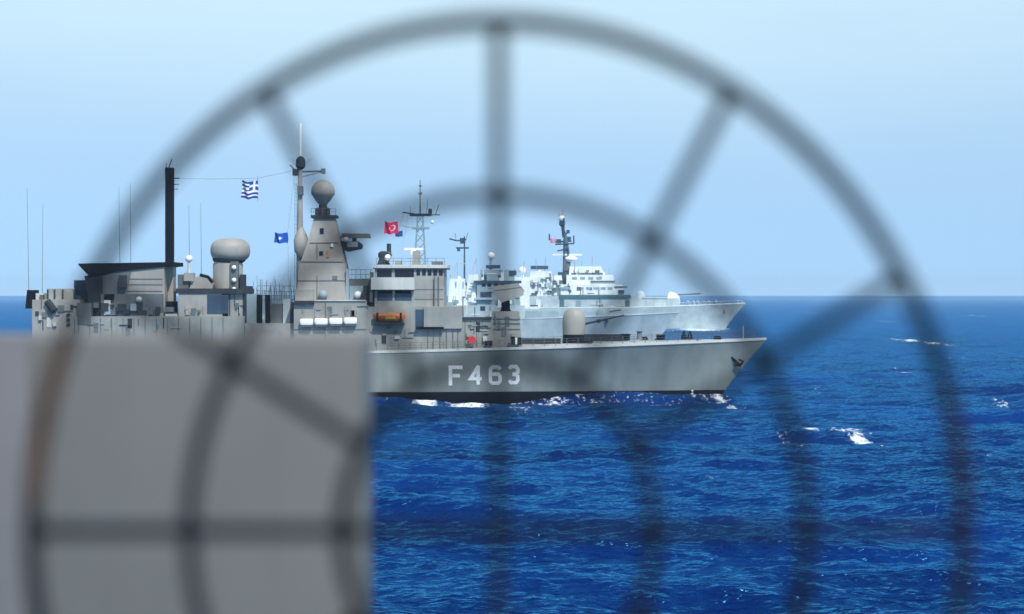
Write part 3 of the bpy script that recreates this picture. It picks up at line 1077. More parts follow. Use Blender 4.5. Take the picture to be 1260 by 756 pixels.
# aft part of the casing: dark panels paint in the shade under the cap
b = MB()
S.pr(b, [(104, 340), (126, 337), (128, 404), (113, 404)], -4.32, -1.0).build('aft_shade_panel', M['dark_grey'], fun)
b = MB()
S.pr(b, [(125, 337), (162, 333.5), (158, 352), (150, 402), (127, 402)], -4.26, -1.0).build('shade_panel', M['mid_grey'], fun)
S.part('vent_box', 'dark_grey', 146, 155, 339, 354, -4.9, -4.0, parent=fun)
for py in (343, 350, 358):
    S.part('louvre', 'mid_grey', 156, 200, py, py + 0.7, -4.27, -4.1, parent=fun)
S.part('boiler_casing', 'mid_grey', 124, 200, 362, 402, -4.9, -3.0, parent=fun)
S.part('casing_door', 'black', 128, 140, 362, 369, -5.2, -4.5, parent=fun)
S.part('casing_door', 'pale_edge', 128, 136, 369.5, 388, -5.2, -4.5, parent=fun)
MB().ball(S.P(171, 369, -5.1), 0.42).build('vent_cowl', M['pale_edge'], fun, True)
b = MB()
for i in range(26):
    x = random.uniform(112, 214)
    y = random.uniform(372, 390)
    w_ = random.uniform(4, 11)
    S.part('deck_machinery', random.choice(('dark_grey', 'dark_grey', 'mid_grey', 'bluegrey')), x, x + w_, y, y + random.uniform(5, 12), -5.5 + i * 0.013, -4.4)
S.part('aft_superstructure', 'ship_grey', 92, 300, 389.5, 436, -6.1, 6.1)
b = MB()
for i in range(14):
    x = 96 + i * 13.7
    S.bx(b, x, x + 0.7, 391, 420, -6.16, -5.9)
b.build('stiffener', M['mid_grey'], near)
S.part('mast_trunk', 'warm_grey', 202, 213.3, 326.9, 390, -1.3, 1.3)
b = MB()
S.bx(b, 203.2, 213, 206.5, 327, -0.55, 0.55)
aft_mast = b.build('exhaust_mast', M['black'], near)
b = MB()
S.bar(b, [(208, 207), (211.5, 196)], 0, 0.07, 6)
S.bar(b, [(205, 207), (205, 201)], 0, 0.05, 6)
S.bar(b, [(212, 219.5), (221, 219.5)], 0, 0.08, 6)
S.bar(b, [(213, 227), (220, 227)], 0, 0.05, 6)
S.bar(b, [(213, 233), (219, 233)], 0, 0.05, 6)
for py in np.arange(212, 324, 4.0):
    S.bar(b, [(212.5, py), (214.2, py)], 0.3, 0.035, 4)
b.build('mast_aerials', M['black'], aft_mast)
S.part('mast_machinery', 'black', 196, 216, 371, 389, -3.4, -1.5)
S.part('mast_machinery', 'pale_edge', 203, 218, 386.5, 390.5, -5.6, -3.4)

# ---- aft end: hangar and its gun
S.part('hangar', 'warm_grey', 39.5, 98, 369, 436, -5.8, 5.8, (0, 0, 0.05, 0.05))
S.part('hangar_top', 'ship_grey', 58, 92, 355.5, 369.4, -3.0, 3.0)
b = MB()
for px in (57.5, 66, 76, 90.5):
    S.bx(b, px, px + 2.2, 356.5, 368, -3.06, -2.8)
b.build('stiffener', M['dark_grey'], near)
S.part('hangar_gun', 'black', 31, 39.7, 357, 380, -2.2, 2.2, (0.2, 0.0, 0.2, 0.2))
S.part('gun_shield', 'black', 38.5, 43.5, 361.5, 367.5, -2.0, 0)
S.part('hangar_vent', 'pale_edge', 44, 53.5, 361, 369.4, -2.6, 0)
S.part('hangar_vent', 'mid_grey', 48.5, 53, 363, 369.2, -2.9, -2)
MB().tube([S.P(58, 371, -5.9), S.P(67, 383, -6.2)], 0.5, 10).build('fuel_hose', M['dark_grey'], near)
S.part('hangar_door', 'mid_grey', 71, 79, 376, 384, -5.95, -5.6)
for py in (386, 392, 398):
    S.part('hatch', 'dark_grey', 82, 86, py, py + 3, -5.95, -5.6)
S.part('hangar_door', 'mid_grey', 95, 112, 373, 400, -6.15, -5.0)
S.part('exhaust_louvre', 'bluegrey_dark', 91, 106, 345, 370, -2.5, 2.5)
for px0, py0, px1, py1 in ((35.5, 357, 33.5, 231), (52, 361, 53, 251), (147.5, 324, 146.5, 230), (161, 324, 160.5, 225), (233, 314, 232.5, 252), (248, 340, 247, 250)):
    S.bar(MB(), [(px0, py0), (px1, py1)], 0.5, [0.04, 0.02], 5).build('whip_aerial', M['mid_grey'], near)

# ---- things carried on the near frigate
rafts = ('aftmost white liferaft canister in the row of four on the grey deckhouse', 'second white liferaft canister from aft on the grey deckhouse',
         'third white liferaft canister from aft on the grey deckhouse', 'forwardmost white liferaft canister, next to the orange boat')
for i, px in enumerate((369.2, 387.2, 405.2, 423.2)):
    r = thing('liferaft_canister', rafts[i], 'liferaft', (S.X(px + 8, -6.5), D1 - 6.5, S.Z(401.3 - i * 0.5, -6.5)), 'white liferaft canisters along the deckhouse')
    b = MB()
    w_ = 15.8 * (D1 - 6.5) / F
    prof = [(0.30, -w_ / 2), (0.40, -w_ / 2 + 0.1), (0.42, -w_ / 2 + 0.3), (0.42, w_ / 2 - 0.3), (0.40, w_ / 2 - 0.1), (0.30, w_ / 2)]
    n = 14
    vs, fs = [], []
    for rad, x in prof:
        for j in range(n):
            t = 2 * math.pi * (j + 0.5) / n
            cy, cz = math.cos(t), math.sin(t)
            k = (abs(cy) ** 4 + abs(cz) ** 4) ** -0.25        # squared-off drum
            vs.append((x, cy * rad * k, 0.5 + cz * rad * k * 1.1))
    for i2 in range(len(prof) - 1):
        for j in range(n):
            fs.append((i2 * n + j, i2 * n + (j + 1) % n, (i2 + 1) * n + (j + 1) % n, (i2 + 1) * n + j))
    fs += [tuple(range(n)), tuple(range((len(prof) - 1) * n, len(prof) * n))]
    b.add(vs, fs).build('canister_shell', M['white'], r, True)
    MB().box(-w_ * 0.42, w_ * 0.42, -0.3, 0.5, -0.12, 0.06).build('cradle', M['mid_grey'], r)

boat = thing('rescue_boat', 'orange rescue boat hung in its davit on the grey frigate\'s side', 'boat', (S.X(479, -6.5), D1 - 6.5, S.Z(395.5, -6.5)))
b = MB()
vs, fs = [], []
st = np.linspace(-1, 1, 17)
for t in st:
    w_ = 0.5 * (1 - abs(t) ** 3.2) + 0.06
    zk = -0.1 + 0.45 * abs(t) ** 4
    x = t * 2.15
    vs += [(x, 0, zk), (x, -w_ * 0.75, zk + 0.35), (x, -w_, 0.75 + 0.12 * t * t), (x, -w_ * 0.75, 0.95 + 0.1 * t * t), (x, w_ * 0.75, 0.95 + 0.1 * t * t), (x, w_, 0.75 + 0.12 * t * t), (x, w_ * 0.75, zk + 0.35)]
for i in range(16):
    for j in range(7):
        fs.append((i * 7 + j, i * 7 + (j + 1) % 7, i * 7 + 7 + (j + 1) % 7, i * 7 + 7 + j))
fs += [tuple(range(7)), tuple(range(112, 119))]
b.add(vs, fs).build('boat_hull', M['orange'], boat, True)
MB().box(-0.35, 1.0, -0.4, 0.4, 0.93, 1.2, (0.2, 0.4, 0.1, 0.1)).build('cabin', M['ochre'], boat)
MB().box(-0.5, 0.9, -0.55, -0.3, 0.30, 0.78).build('side_panel', M['ochre'], boat)
for x in (-1.55, 1.55):
    MB().box(x - 0.12, x + 0.12, -0.46, 0.0, -0.1, 1.15).build('davit_strap', M['black'], boat)
MB().box(-2.0, 2.0, -0.35, 0.8, -0.42, -0.2).build('boat_cradle', M['dark_grey'], boat)

hose = thing('fire_hose_reel', 'small red hose reel on the deck edge above the F 463', 'hose reel', (S.X(580.5, -5.6), D1 - 5.6, S.Z(424, -5.6)))
b = MB()
n = 16
for k, (y0, y1, r_) in enumerate(((-0.3, -0.22, 0.52), (-0.22, 0.22, 0.40), (0.22, 0.3, 0.52))):
    vs = [(r_ * math.cos(2 * math.pi * j / n), y0, 0.62 + r_ * math.sin(2 * math.pi * j / n)) for j in range(n)]
    vs += [(x, y1, z) for x, _, z in vs]
    b.add(vs, [tuple(range(n)), tuple(range(n, 2 * n))] + [(j, (j + 1) % n, (j + 1) % n + n, j + n) for j in range(n)])
b.build('reel_drum', M['red'], hose)
MB().box(-0.12, 0.12, -0.34, 0.34, -0.3, 0.2).build('reel_stand', M['mid_grey'], hose)


# doors, vents, pipes and boxes over the near frigate's sides
def fittings(n, px0, px1, py0, py1, yface, mats_, wmax=6, hmax=7, S=S):
    for i in range(n):
        x, y = random.uniform(px0, px1), random.uniform(py0, py1)
        k = random.random()
        d = random.uniform(0.05, 0.35)
        m_ = random.choice(mats_)
        if k < 0.35:
            S.part('pipe', m_, x, x + random.uniform(0.7, 1.1), y - random.uniform(2, 6), y + random.uniform(4, 10), yface - 0.1, yface + 0.05)
        elif k < 0.6:
            S.part('cable_tray', m_, x, x + random.uniform(5, 14), y, y + random.uniform(0.6, 1.0), yface - 0.12, yface + 0.05)
        elif k < 0.8:
            S.part('vent', m_, x, x + random.uniform(2, wmax), y, y + random.uniform(2, hmax), yface - d, yface + 0.05)
        else:
            S.part('door', m_, x, x + 5.5, y, y + 12, yface - 0.06, yface + 0.05)


fittings(16, 572, 602, 396, 416, -5.2, ('mid_grey', 'ship_grey', 'dark_grey', 'pale_edge'))
fittings(10, 608, 634, 388, 414, -4.55, ('mid_grey', 'ship_grey', 'warm_grey'))
fittings(14, 448, 505, 402, 420, -5.9, ('mid_grey', 'ship_grey', 'dark_grey', 'pale_edge'))
fittings(14, 366, 445, 376, 388, -6.05, ('mid_grey', 'ship_grey', 'warm_grey'))
fittings(12, 224, 252, 366, 396, -5.4, ('mid_grey', 'ship_grey', 'warm_grey'))
fittings(14, 42, 92, 373, 398, -5.8, ('mid_grey', 'dark_grey', 'ship_grey', 'pale_edge'))
fittings(16, 100, 215, 392, 404, -6.1, ('mid_grey', 'dark_grey', 'warm_grey', 'bluegrey'))
fittings(8, 284, 296, 365, 396, -4.9, ('mid_grey', 'dark_grey', 'pale_edge'))

# ---- flags: wavy cloth, hoist on the right, streaming to the left
def flag(name, label, ship_, px0, px1, py0, py1, y, mats, pick, group=None, droop=0.25, nx=36, nz=24, wave=0.35, shear=0.0):
    x0, x1 = ship_.X(px0, y), ship_.X(px1, y)
    z0, z1 = ship_.Z(py1, y), ship_.Z(py0, y)
    w_, h_ = x1 - x0, z1 - z0
    root = thing(name, label, 'flag', (x1, ship_.D + y, z1), group)
    b = MB()
    vs = []
    for i in range(nx + 1):
        u = i / nx
        for j in range(nz + 1):
            v = j / nz
            x = -w_ * (1 - u) + 0.06 * w_ * math.sin(u * 7 + v * 2)
            d = (1 - u)
            yy = wave * w_ * 0.5 * d * math.sin(u * 9.0 + v * 1.6)
            z = -h_ * (1 - v) + shear * h_ * d + 0.05 * h_ * math.sin(u * 8 + 1)
            vs.append((x, yy, z))
    o = len(b.v)
    b.v += vs
    for i in range(nx):
        for j in range(nz):
            b.f.append((i * (nz + 1) + j, (i + 1) * (nz + 1) + j, (i + 1) * (nz + 1) + j + 1, i * (nz + 1) + j + 1))
            b.mi.append(pick((i + .5) / nx, (j + .5) / nz))
    cl = b.build('flag_cloth', mats, root, True)
    sm = cl.modifiers.new('thickness', 'SOLIDIFY')
    sm.thickness = 0.015
    MB().tube([(0.03, 0, 0.9 * h_ * 0.35), (0.03, 0, -h_ * 1.15)], 0.02, 5).build('halyard', M['mid_grey'], root)
    return root


def greek(u, v):
    k = int((1 - v) * 9)
    if u > 0.56 and v > 4 / 9:
        uu, vv = (u - 0.56) / 0.44, (v - 4 / 9) / (5 / 9)
        return 1 if abs(uu - .5) < .1 or abs(vv - .5) < .1 else 0
    return 0 if k % 2 == 0 else 1


def turkish(u, v):
    x, y = (1 - u) * 1.5, v - 0.5
    if (x - 0.5) ** 2 + y * y < 0.25 ** 2 and (x - 0.5625) ** 2 + y * y > 0.2 ** 2:
        return 1
    a = math.atan2(y, x - 0.79)
    rr = math.hypot(y, x - 0.79)
    return 1 if rr < 0.125 * (0.62 + 0.38 * math.cos(5 * (a - math.pi))) else 0


def compass(u, v):
    x, y = abs(u - .5) * 1.33, abs(v - .5)
    return 1 if math.sqrt(x) + math.sqrt(y) < 0.56 else 0


flag('flag', 'blue and white striped flag with a white cross on the aft halyard', S, 296.5, 316.8, 223.5, 245, 0.3, [M['flag_blue'], M['flag_white']], greek, 'flags on the halyards', wave=0.3, shear=0.03)
flag('flag', 'bright blue flag with pale star beside the tall foremast', S, 337, 353.8, 287, 299.5, 0.8, [M['flag_deep'], M['flag_white']], compass, 'flags on the halyards', wave=0.25, shear=0.02)
b = MB()
S.bar(b, [(221, 219.5), (262, 220.6), (318, 219.5), (362, 210)], 0.3, 0.018, 4)
S.bar(b, [(354.5, 281), (363, 212)], 0.8, 0.014, 4)
S.bar(b, [(354.5, 303), (355, 371)], 0.8, 0.014, 4)
b.build('signal_halyard', M['mid_grey'], near)

# ================= second warship, half hidden behind the first
D2 = 600.0
mid = thing('warship', 'hazy blue-grey frigate half hidden behind the F 463 frigate, with thin lattice masts', 'warship', (0, D2, 0), 'warships sailing in line')
T = Ship(D2, mid)


def sheer2(s):
    return 7.0 + 2.0 * max(0.0, 1 - s / 0.5) ** 1.5


h2 = Hull(T, (T.X(836), 9.0), (T.X(806), 0.1), 118.0, 14.0, sheer2, boot=0.9)
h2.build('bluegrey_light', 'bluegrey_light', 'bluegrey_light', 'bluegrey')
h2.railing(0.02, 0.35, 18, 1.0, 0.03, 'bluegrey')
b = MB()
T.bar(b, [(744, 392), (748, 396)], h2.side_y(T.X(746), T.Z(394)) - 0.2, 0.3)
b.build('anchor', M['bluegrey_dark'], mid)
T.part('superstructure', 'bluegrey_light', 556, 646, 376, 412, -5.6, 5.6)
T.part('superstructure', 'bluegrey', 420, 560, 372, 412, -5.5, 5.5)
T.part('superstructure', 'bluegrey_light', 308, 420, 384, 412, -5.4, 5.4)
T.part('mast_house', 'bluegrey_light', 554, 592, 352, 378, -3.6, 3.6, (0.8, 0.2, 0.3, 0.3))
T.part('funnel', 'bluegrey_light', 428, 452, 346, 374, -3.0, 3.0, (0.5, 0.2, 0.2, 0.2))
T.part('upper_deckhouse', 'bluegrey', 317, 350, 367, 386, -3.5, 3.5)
b = MB()
for i in range(12):
    px = 310 + i * 4.4
    T.bar(b, [(px, 386), (px + random.uniform(-4, 4), random.uniform(338, 362))], random.uniform(-3, 3), 0.1, 5)
b.build('stern_aerials', M['bluegrey'], mid)
br2 = thing('bridge', None, None)
br2.parent = mid
T.part('wheelhouse', 'bluegrey', 587, 640, 348, 378, -5.0, 5.0, (0, 0.3, 0, 0), parent=br2)
T.part('roof', 'bluegrey_dark', 583, 641.5, 345.6, 348.6, -5.4, 5.4, parent=br2)
T.part('upper_house', 'bluegrey', 591, 626, 332, 346, -3.2, 3.2, parent=br2)
for px in (593, 600, 608, 616, 624, 632):
    T.part('window', 'glass', px, px + 4.6, 349.3, 352.8, -5.08, -4.8, parent=br2)
T.part('recess', 'bluegrey_dark', 591, 605, 359.5, 366, -5.08, -4.8, parent=br2)
T.part('recess', 'bluegrey_dark', 591, 603.5, 377, 382.5, -5.68, -5.4, parent=br2)
T.part('wing', 'bluegrey_light', 584, 606, 366.5, 369, -5.9, -4.8, parent=br2)
T.part('radar_antenna', 'bluegrey_dark', 598, 615.5, 326.4, 330.6, -0.7, 0.7)
MB().ball(T.P(604.5, 315, 0), 1.0).build('radome', M['white'], mid, True)
T.pole('radome_post', 'bluegrey', [(604, 333), (604, 317)], 0, 0.35)
T.part('director', 'bluegrey_dark', 623, 635.5, 333, 338.5, -1.5, 1.5)
T.part('director_base', 'bluegrey', 626, 633, 338, 346, -1.2, 1.2)
# lattice mainmast
b = MB()
legs = [(-1, -1), (1, -1), (1, 1), (-1, 1)]
for sx, sy in legs:
    b.tube([(T.X(517 + sx * 8), sy * 1.6, T.Z(346)), (T.X(517 + sx * 3.0), sy * 0.6, T.Z(264))], [0.2, 0.15], 6)
for i in range(7):
    t0, t1 = i / 7, (i + 1) / 7
    w0, w1 = 8 - 5 * t0, 8 - 5 * t1
    z0, z1 = 346 - 82 * t0, 346 - 82 * t1
    for sg in (-1, 1):
        yy0, yy1 = 1.6 - t0, 1.6 - t1
        b.tube([(T.X(517 - w0), sg * yy0, T.Z(z0)), (T.X(517 + w1), sg * yy1, T.Z(z1))], 0.09, 5)
        b.tube([(T.X(517 + w0), sg * yy0, T.Z(z0)), (T.X(517 - w1), sg * yy1, T.Z(z1))], 0.09, 5)
m2 = b.build('lattice_mast', M['bluegrey'], mid)
b = MB()
T.bar(b, [(517, 266), (517, 244), (517, 221.5)], 0, [0.24, 0.16, 0.10], 8)
T.bx(b, 515, 519.2, 237, 239.6, -0.4, 0.4)
T.bx(b, 515.4, 518.6, 228, 230, -0.4, 0.4)
b.build('topmast', M['mid_grey'], m2)
b = MB()
T.bar(b, [(495.5, 261.6), (510, 263.2)], 0, 0.18, 6)
T.bx(b, 504, 531, 262.8, 266, -0.8, 0.8)
T.bar(b, [(530, 264.5), (541.5, 264.5)], 0, 0.14, 6)
T.bx(b, 527, 531.5, 257, 263, -0.4, 0.4)
T.bar(b, [(536, 264), (540, 252)], 0, 0.09, 5)
T.bar(b, [(525, 263), (526, 246)], 0, 0.06, 5)
T.bar(b, [(505, 263), (505, 254)], 0, 0.06, 5)
b.build('crossarm', M['dark_grey'], m2)
T.part('mast_platform', 'bluegrey', 507, 528, 279.5, 282, -1.2, 1.2, parent=m2)
MB().ball(T.P(532, 273.5, 0), 0.5).build('lamp', M['white'], m2, True)
T.part('mast_base', 'bluegrey_light', 503, 533, 344, 374, -2.6, 2.6, (0.6, 0.6, 0.4, 0.4))
# slim pole mast with two arms
b = MB()
T.bar(b, [(571.5, 355), (571.5, 291)], 0, [0.26, 0.16], 8)
pm = b.build('pole_mast', M['bluegrey_dark'], mid)
b = MB()
T.bar(b, [(553, 294), (562, 296.5), (574, 295)], 0, 0.2, 6)
T.bx(b, 566, 572.5, 293, 300, -0.4, 0.4)
T.bar(b, [(573, 296), (576, 286)], 0, 0.07, 5)
T.bar(b, [(561, 296), (560, 287)], 0, 0.07, 5)
T.bar(b, [(561, 305.3), (577, 305.3)], 0, 0.22, 6)
T.bx(b, 562.5, 566, 305, 309.5, -0.4, 0.4)
b.build('crossarm', M['bluegrey_dark'], pm)
b = MB()
T.bar(b, [(571, 348), (566, 356), (556, 363)], -0.5, 0.25, 6)
T.bar(b, [(572, 346), (580, 362)], -0.5, 0.22, 6)
b.build('mast_brace', M['bluegrey'], pm)
MB().ball(T.P(564.5, 346, 0), 0.9, 1.4).build('radome', M['far_white'], mid, True)
for px in (548, 556, 577, 583):
    T.bar(MB(), [(px, 372), (px + random.uniform(-3, 3), 338)], -1, 0.07, 5).build('whip_aerial', M['bluegrey'], mid)
# foredeck
b = MB()
T.part('foredeck_house', 'bluegrey', 646, 690, 383, 400, -4.0, 4.0, (0.3, 0.8, 0.1, 0.1))
b = MB()
b.lathe((T.X(742), 0, T.Z(392)), [(2.0, 0), (1.9, 1.6), (1.3, 2.5), (0.2, 2.8)], 20)
g2 = b.build('gun_turret', M['bluegrey'], mid, True)
T.pole('gun_barrel', 'bluegrey_dark', [(744, 385), (764, 381.5)], 0, 0.2, g2)

flag('flag', 'small red flag with white crescent and star left of the lattice mast', T, 472.3, 489, 273.3, 288, 0.5, [M['flag_red'], M['flag_white']], turkish, 'flags on the halyards', wave=0.25, nx=48, nz=32)
flag('flag', 'tiny dark blue signal flag just below the red flag', T, 486, 495, 284.5, 291.5, 0.7, [M['flag_blue'], M['flag_white']], lambda u, v: 0, 'flags on the halyards', wave=0.2, nx=10, nz=8)
b = MB()
T.bar(b, [(488.8, 290), (497, 262)], 0.6, 0.03, 4)
T.bar(b, [(495.5, 300), (503, 263)], 0.6, 0.03, 4)
T.bar(b, [(495, 278), (512, 281.5)], 0.6, 0.12, 5)
b.build('signal_halyard', M['bluegrey'], mid)

# ================= farthest warship, palest, its bow clear to the right
D3 = 906.0
far = thing('warship', 'farthest pale warship with tall dark mast, its bow showing past the other two', 'warship', (0, D3, 0), 'warships sailing in line')
U_ = Ship(D3, far)


def sheer3(s):
    return 8.6 + 1.75 * max(0.0, 1 - s / 0.45) ** 1.4


h3 = Hull(U_, (U_.X(917), 10.3), (U_.X(893), 0.1), 122.0, 14.5, sheer3, boot=0.7)
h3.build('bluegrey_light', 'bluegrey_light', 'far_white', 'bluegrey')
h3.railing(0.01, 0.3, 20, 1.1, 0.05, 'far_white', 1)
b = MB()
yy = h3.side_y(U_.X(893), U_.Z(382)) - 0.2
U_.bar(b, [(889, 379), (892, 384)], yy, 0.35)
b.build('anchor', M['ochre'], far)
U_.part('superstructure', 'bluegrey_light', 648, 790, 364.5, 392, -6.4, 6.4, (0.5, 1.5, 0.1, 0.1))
U_.part('deck_overhang', 'far_green', 688, 776, 363, 366.6, -6.9, 6.9)
br3 = thing('bridge', None, None)
br3.parent = far
U_.part('wheelhouse', 'far_white', 690, 768, 350, 363.4, -6.0, 6.0, (0, 0.5, 0, 0), parent=br3)
U_.part('upper_house', 'far_white', 697, 757, 338.5, 350.4, -5.0, 5.0, (0, 0.8, 0.1, 0.1), parent=br3)
U_.part('top_house', 'far_white', 700, 744, 328, 339, -4.0, 4.0, (0.3, 1.5, 0.4, 0.4), parent=br3)
U_.part('ledge', 'mid_grey', 703, 742, 336, 337.6, -4.4, -3.6, parent=br3)
U_.part('ledge', 'mid_grey', 727, 757, 345.6, 347.4, -5.5, -4.8, parent=br3)
U_.part('ledge', 'bluegrey', 690, 702, 353.5, 356.5, -6.4, -5.8, parent=br3)
for px in (704, 714, 724, 734):
    U_.part('window', 'bluegrey', px, px + 6, 341, 344, -5.08, -4.8, parent=br3)
for px in (712, 721, 730, 739, 748):
    U_.part('window', 'bluegrey', px, px + 6, 353.6, 356.6, -6.08, -5.8, parent=br3)
U_.part('searchlight', 'bluegrey_dark', 761, 768, 357, 361.5, -6.4, -5.0, parent=br3)
U_.part('bridge_rail', 'far_green', 756, 772, 352.6, 354.2, -6.2, -5.8, parent=br3)
U_.pole('aerial', 'far_white', [(742.5, 347), (742.5, 335)], -2, 0.6, br3)
# midships block
U_.part('midship_block', 'far_white', 651, 679, 334, 366, -4.5, 4.5, (0.6, 0.2, 0.3, 0.3))
U_.part('long_range_radar', 'bluegrey_dark', 653, 674.5, 327.2, 331.6, -0.8, 0.8)
U_.pole('radar_post', 'far_white', [(664, 336), (664, 330)], 0, 0.7)
MB().ball(U_.P(643, 333, 0), 1.6).build('radome', M['white'], far, True)
U_.pole('radome_post', 'far_white', [(643, 352), (643, 335)], 0, 0.6)
U_.part('midship_house', 'far_white', 634, 652, 348, 368, -3.5, 3.5)
b = MB()
for i in range(22):
    x, y = random.uniform(652, 690), random.uniform(340, 364)
    w_ = random.uniform(2, 7)
    U_.part('deck_equipment', random.choice(('far_white', 'far_white', 'bluegrey_light', 'mid_grey')), x, x + w_, y, y + random.uniform(2, 8), -5.2 - 0.03 * i, -4.0)
U_.part('boat_deck', 'far_white', 640, 664, 377.5, 380.5, -7.3, -5.5)
U_.part('boat_recess', 'bluegrey_dark', 640, 662, 375.6, 377.4, -7.1, -5.8)
# mast
b = MB()
U_.pr(b, [(692.2, 352), (693.4, 290), (697.6, 290), (701, 312), (702, 352)], -1.6, 1.6)
m3 = b.build('mast', M['far_green'], far)
b = MB()
U_.bar(b, [(694.5, 292), (692, 278)], 0, [0.9, 0.6], 8).build('topmast', M['bluegrey_dark'], m3)
b = MB()
b.lathe(U_.P(691.6, 276.5, 0), [(0.6, -0.8), (1.3, 0), (1.2, 1.4), (0.6, 1.7)], 14).build('antenna_drum', M['bluegrey_dark'], m3, True)
MB().ball(U_.P(691.4, 269.2, 0), 1.35).build('radome', M['white'], m3, True)
b = MB()
U_.bx(b, 684.5, 690.5, 294.5, 299.5, -1.2, 1.2)
U_.bx(b, 696, 702.5, 291.5, 298, -1.2, 1.2)
U_.bx(b, 697, 701, 283, 287.5, -0.9, 0.9)
U_.bar(b, [(684, 298), (703, 297)], 0, 0.35, 6)
U_.bar(b, [(694, 290), (699, 286)], 0, 0.3, 6)
b.build('crossarm', M['bluegrey_dark'], m3)
U_.part('mast_platform', 'far_white', 680, 716, 312.6, 314.8, -1.8, 1.8, parent=m3)
MB().ball(U_.P(702.5, 319, -1), 2.6, 1.4).build('platform_dome', M['white'], m3, True)
U_.part('mast_equipment', 'bluegrey_dark', 686.5, 693.5, 335, 345.5, -2.4, -1.0, parent=m3)
U_.part('mast_foot', 'mid_grey', 693.5, 702, 320, 333, -2.2, 2.2, parent=m3)
for q in ([(690, 269), (687, 262)], [(692, 266), (693, 258)]):
    U_.bar(MB(), q, 0, 0.2, 5).build('aerial', M['flag_pink'], m3)
flag('flag', 'faded pinkish signal flag on the far mast\'s yard', U_, 676.5, 683.5, 293.5, 299, 0.5, [M['flag_pink'], M['flag_white']], lambda u, v: 0, 'flags on the halyards', wave=0.2, nx=10, nz=8)
# foredeck
b = MB()
b.lathe((U_.X(788), 0, U_.Z(371)), [(2.0, 0), (2.0, 2.6), (1.6, 3.6), (0.7, 4.3), (0.1, 4.5)], 18).build('missile_launcher', M['bluegrey_light'], far, True)
U_.part('foredeck_house', 'bluegrey_light', 776, 838, 367.2, 379, -4.5, 4.5, (0.2, 1.0, 0.2, 0.2))
b = MB()
U_.pr(b, [(820.5, 374), (822, 362), (825, 358.5), (832, 361), (836, 365), (837, 374)], -2.2, 2.2)
g3 = b.build('gun_turret', M['white'], far)
U_.pole('gun_barrel', 'mid_grey', [(833, 363), (862, 361.5)], 0, 0.3, g3)
U_.part('breakwater', 'bluegrey_light', 790, 821, 365.4, 367.4, -4.6, -4.2)
for px in (846, 853, 858, 866, 872, 880):
    MB().lathe((U_.X(px), random.uniform(-3, 1), 9.3), [(0.6, 0), (0.5, 1.4), (0.8, 1.6), (0.2, 2.0 + random.random())], 10).build('deck_fitting', M['bluegrey'], far)

LG = ('mid_grey', 'bluegrey', 'bluegrey_dark', 'far_white', 'far_white')
T.part('haze_deckhouse', 'far_white', 551, 574, 343, 379, -4.2, 3.0, (0.5, 0.5, 0.3, 0.3))  # this house, the funnels and hangar below are added, white painting the haze
T.part('haze_deckhouse', 'far_white', 572, 590, 338, 379, -3.9, 3.0, (0.9, 0.3, 0.3, 0.3))
T.part('funnel', 'far_white', 640, 652, 342, 379, -2.6, 2.6, (0.6, 0.3, 0.2, 0.2))
U_.part('hangar', 'far_white', 628, 668, 341, 372, -5.0, 5.0, (1.0, 0.5, 0.3, 0.3))
U_.part('funnel', 'far_white', 678, 693, 339, 366, -3.4, 3.4, (0.6, 0.6, 0.4, 0.4))
fittings(12, 552, 588, 345, 372, -4.2, ('bluegrey', 'bluegrey_light', 'bluegrey', 'mid_grey'), 5, 5, T)
for x0, y0, x1, y1 in ((556, 343, 563, 322), (563, 343, 563, 322), (563, 322, 575, 326), (580, 338, 586, 318), (588, 338, 586, 318), (643, 342, 645, 322), (650, 342, 645, 322)):
    T.bar(MB(), [(x0, y0), (x1, y1)], -1.0, 0.11, 5).build('mast_strut', M['bluegrey_light'], mid)
fittings(16, 692, 755, 351, 361, -6.0, LG, 5, 5, U_)
fittings(10, 700, 745, 330, 347, -4.6, LG, 4, 4, U_)
fittings(26, 652, 690, 338, 372, -5.6, LG, 5, 6, U_)
fittings(22, 655, 770, 367, 384, -6.5, ('mid_grey', 'bluegrey', 'far_white', 'far_white', 'far_green'), 9, 4, U_)
fittings(16, 558, 586, 354, 396, -5.6, ('bluegrey', 'bluegrey_dark', 'far_white', 'bluegrey_light'), 6, 6, T)
fittings(14, 588, 640, 354, 392, -5.7, ('bluegrey', 'bluegrey_dark', 'far_white', 'bluegrey_light'), 7, 5, T)
fittings(10, 592, 622, 334, 342, -3.2, ('bluegrey_dark', 'far_white'), 4, 4, T)
fittings(16, 310, 360, 372, 400, -5.4, ('bluegrey', 'bluegrey_dark', 'far_white', 'mid_grey'), 6, 8, T)
for q in ([(694, 352), (694, 268)], [(683, 301), (706, 300)], [(686, 309), (700, 306)], [(699, 330), (699, 305)], [(676, 296), (676, 288)], [(706, 300), (706, 290)]):
    U_.bar(MB(), q, -1.8, 0.3, 6).build('mast_spar', M['bluegrey_dark'], m3)
for px, top in ((707, 318), (716, 322), (728, 316), (750, 330), (660, 318), (670, 316), (646, 322), (634, 330)):
    U_.bar(MB(), [(px, 345), (px + random.uniform(-2, 2), top)], random.uniform(-3, 3), 0.12, 5).build('whip_aerial', M['bluegrey'], far)

# ================= haze over the water
hz = MB().box(-3000, 3000, -60, 7000, -6, 62).build('haze', None)
hz.data.materials.clear()
hm = bpy.data.materials.new('haze_air')
hm.use_nodes = True
hn = hm.node_tree
hn.nodes.clear()
ho = hn.nodes.new('ShaderNodeOutputMaterial')
pv = hn.nodes.new('ShaderNodeVolumePrincipled')
pv.inputs['Color'].default_value = (0.72, 0.88, 1.0, 1)
pv.inputs['Density'].default_value = 0.0001
pv.inputs['Anisotropy'].default_value = 0.2
hn.links.new(pv.outputs[0], ho.inputs['Volume'])
hz.data.materials.append(hm)
tag(hz, kind='stuff')

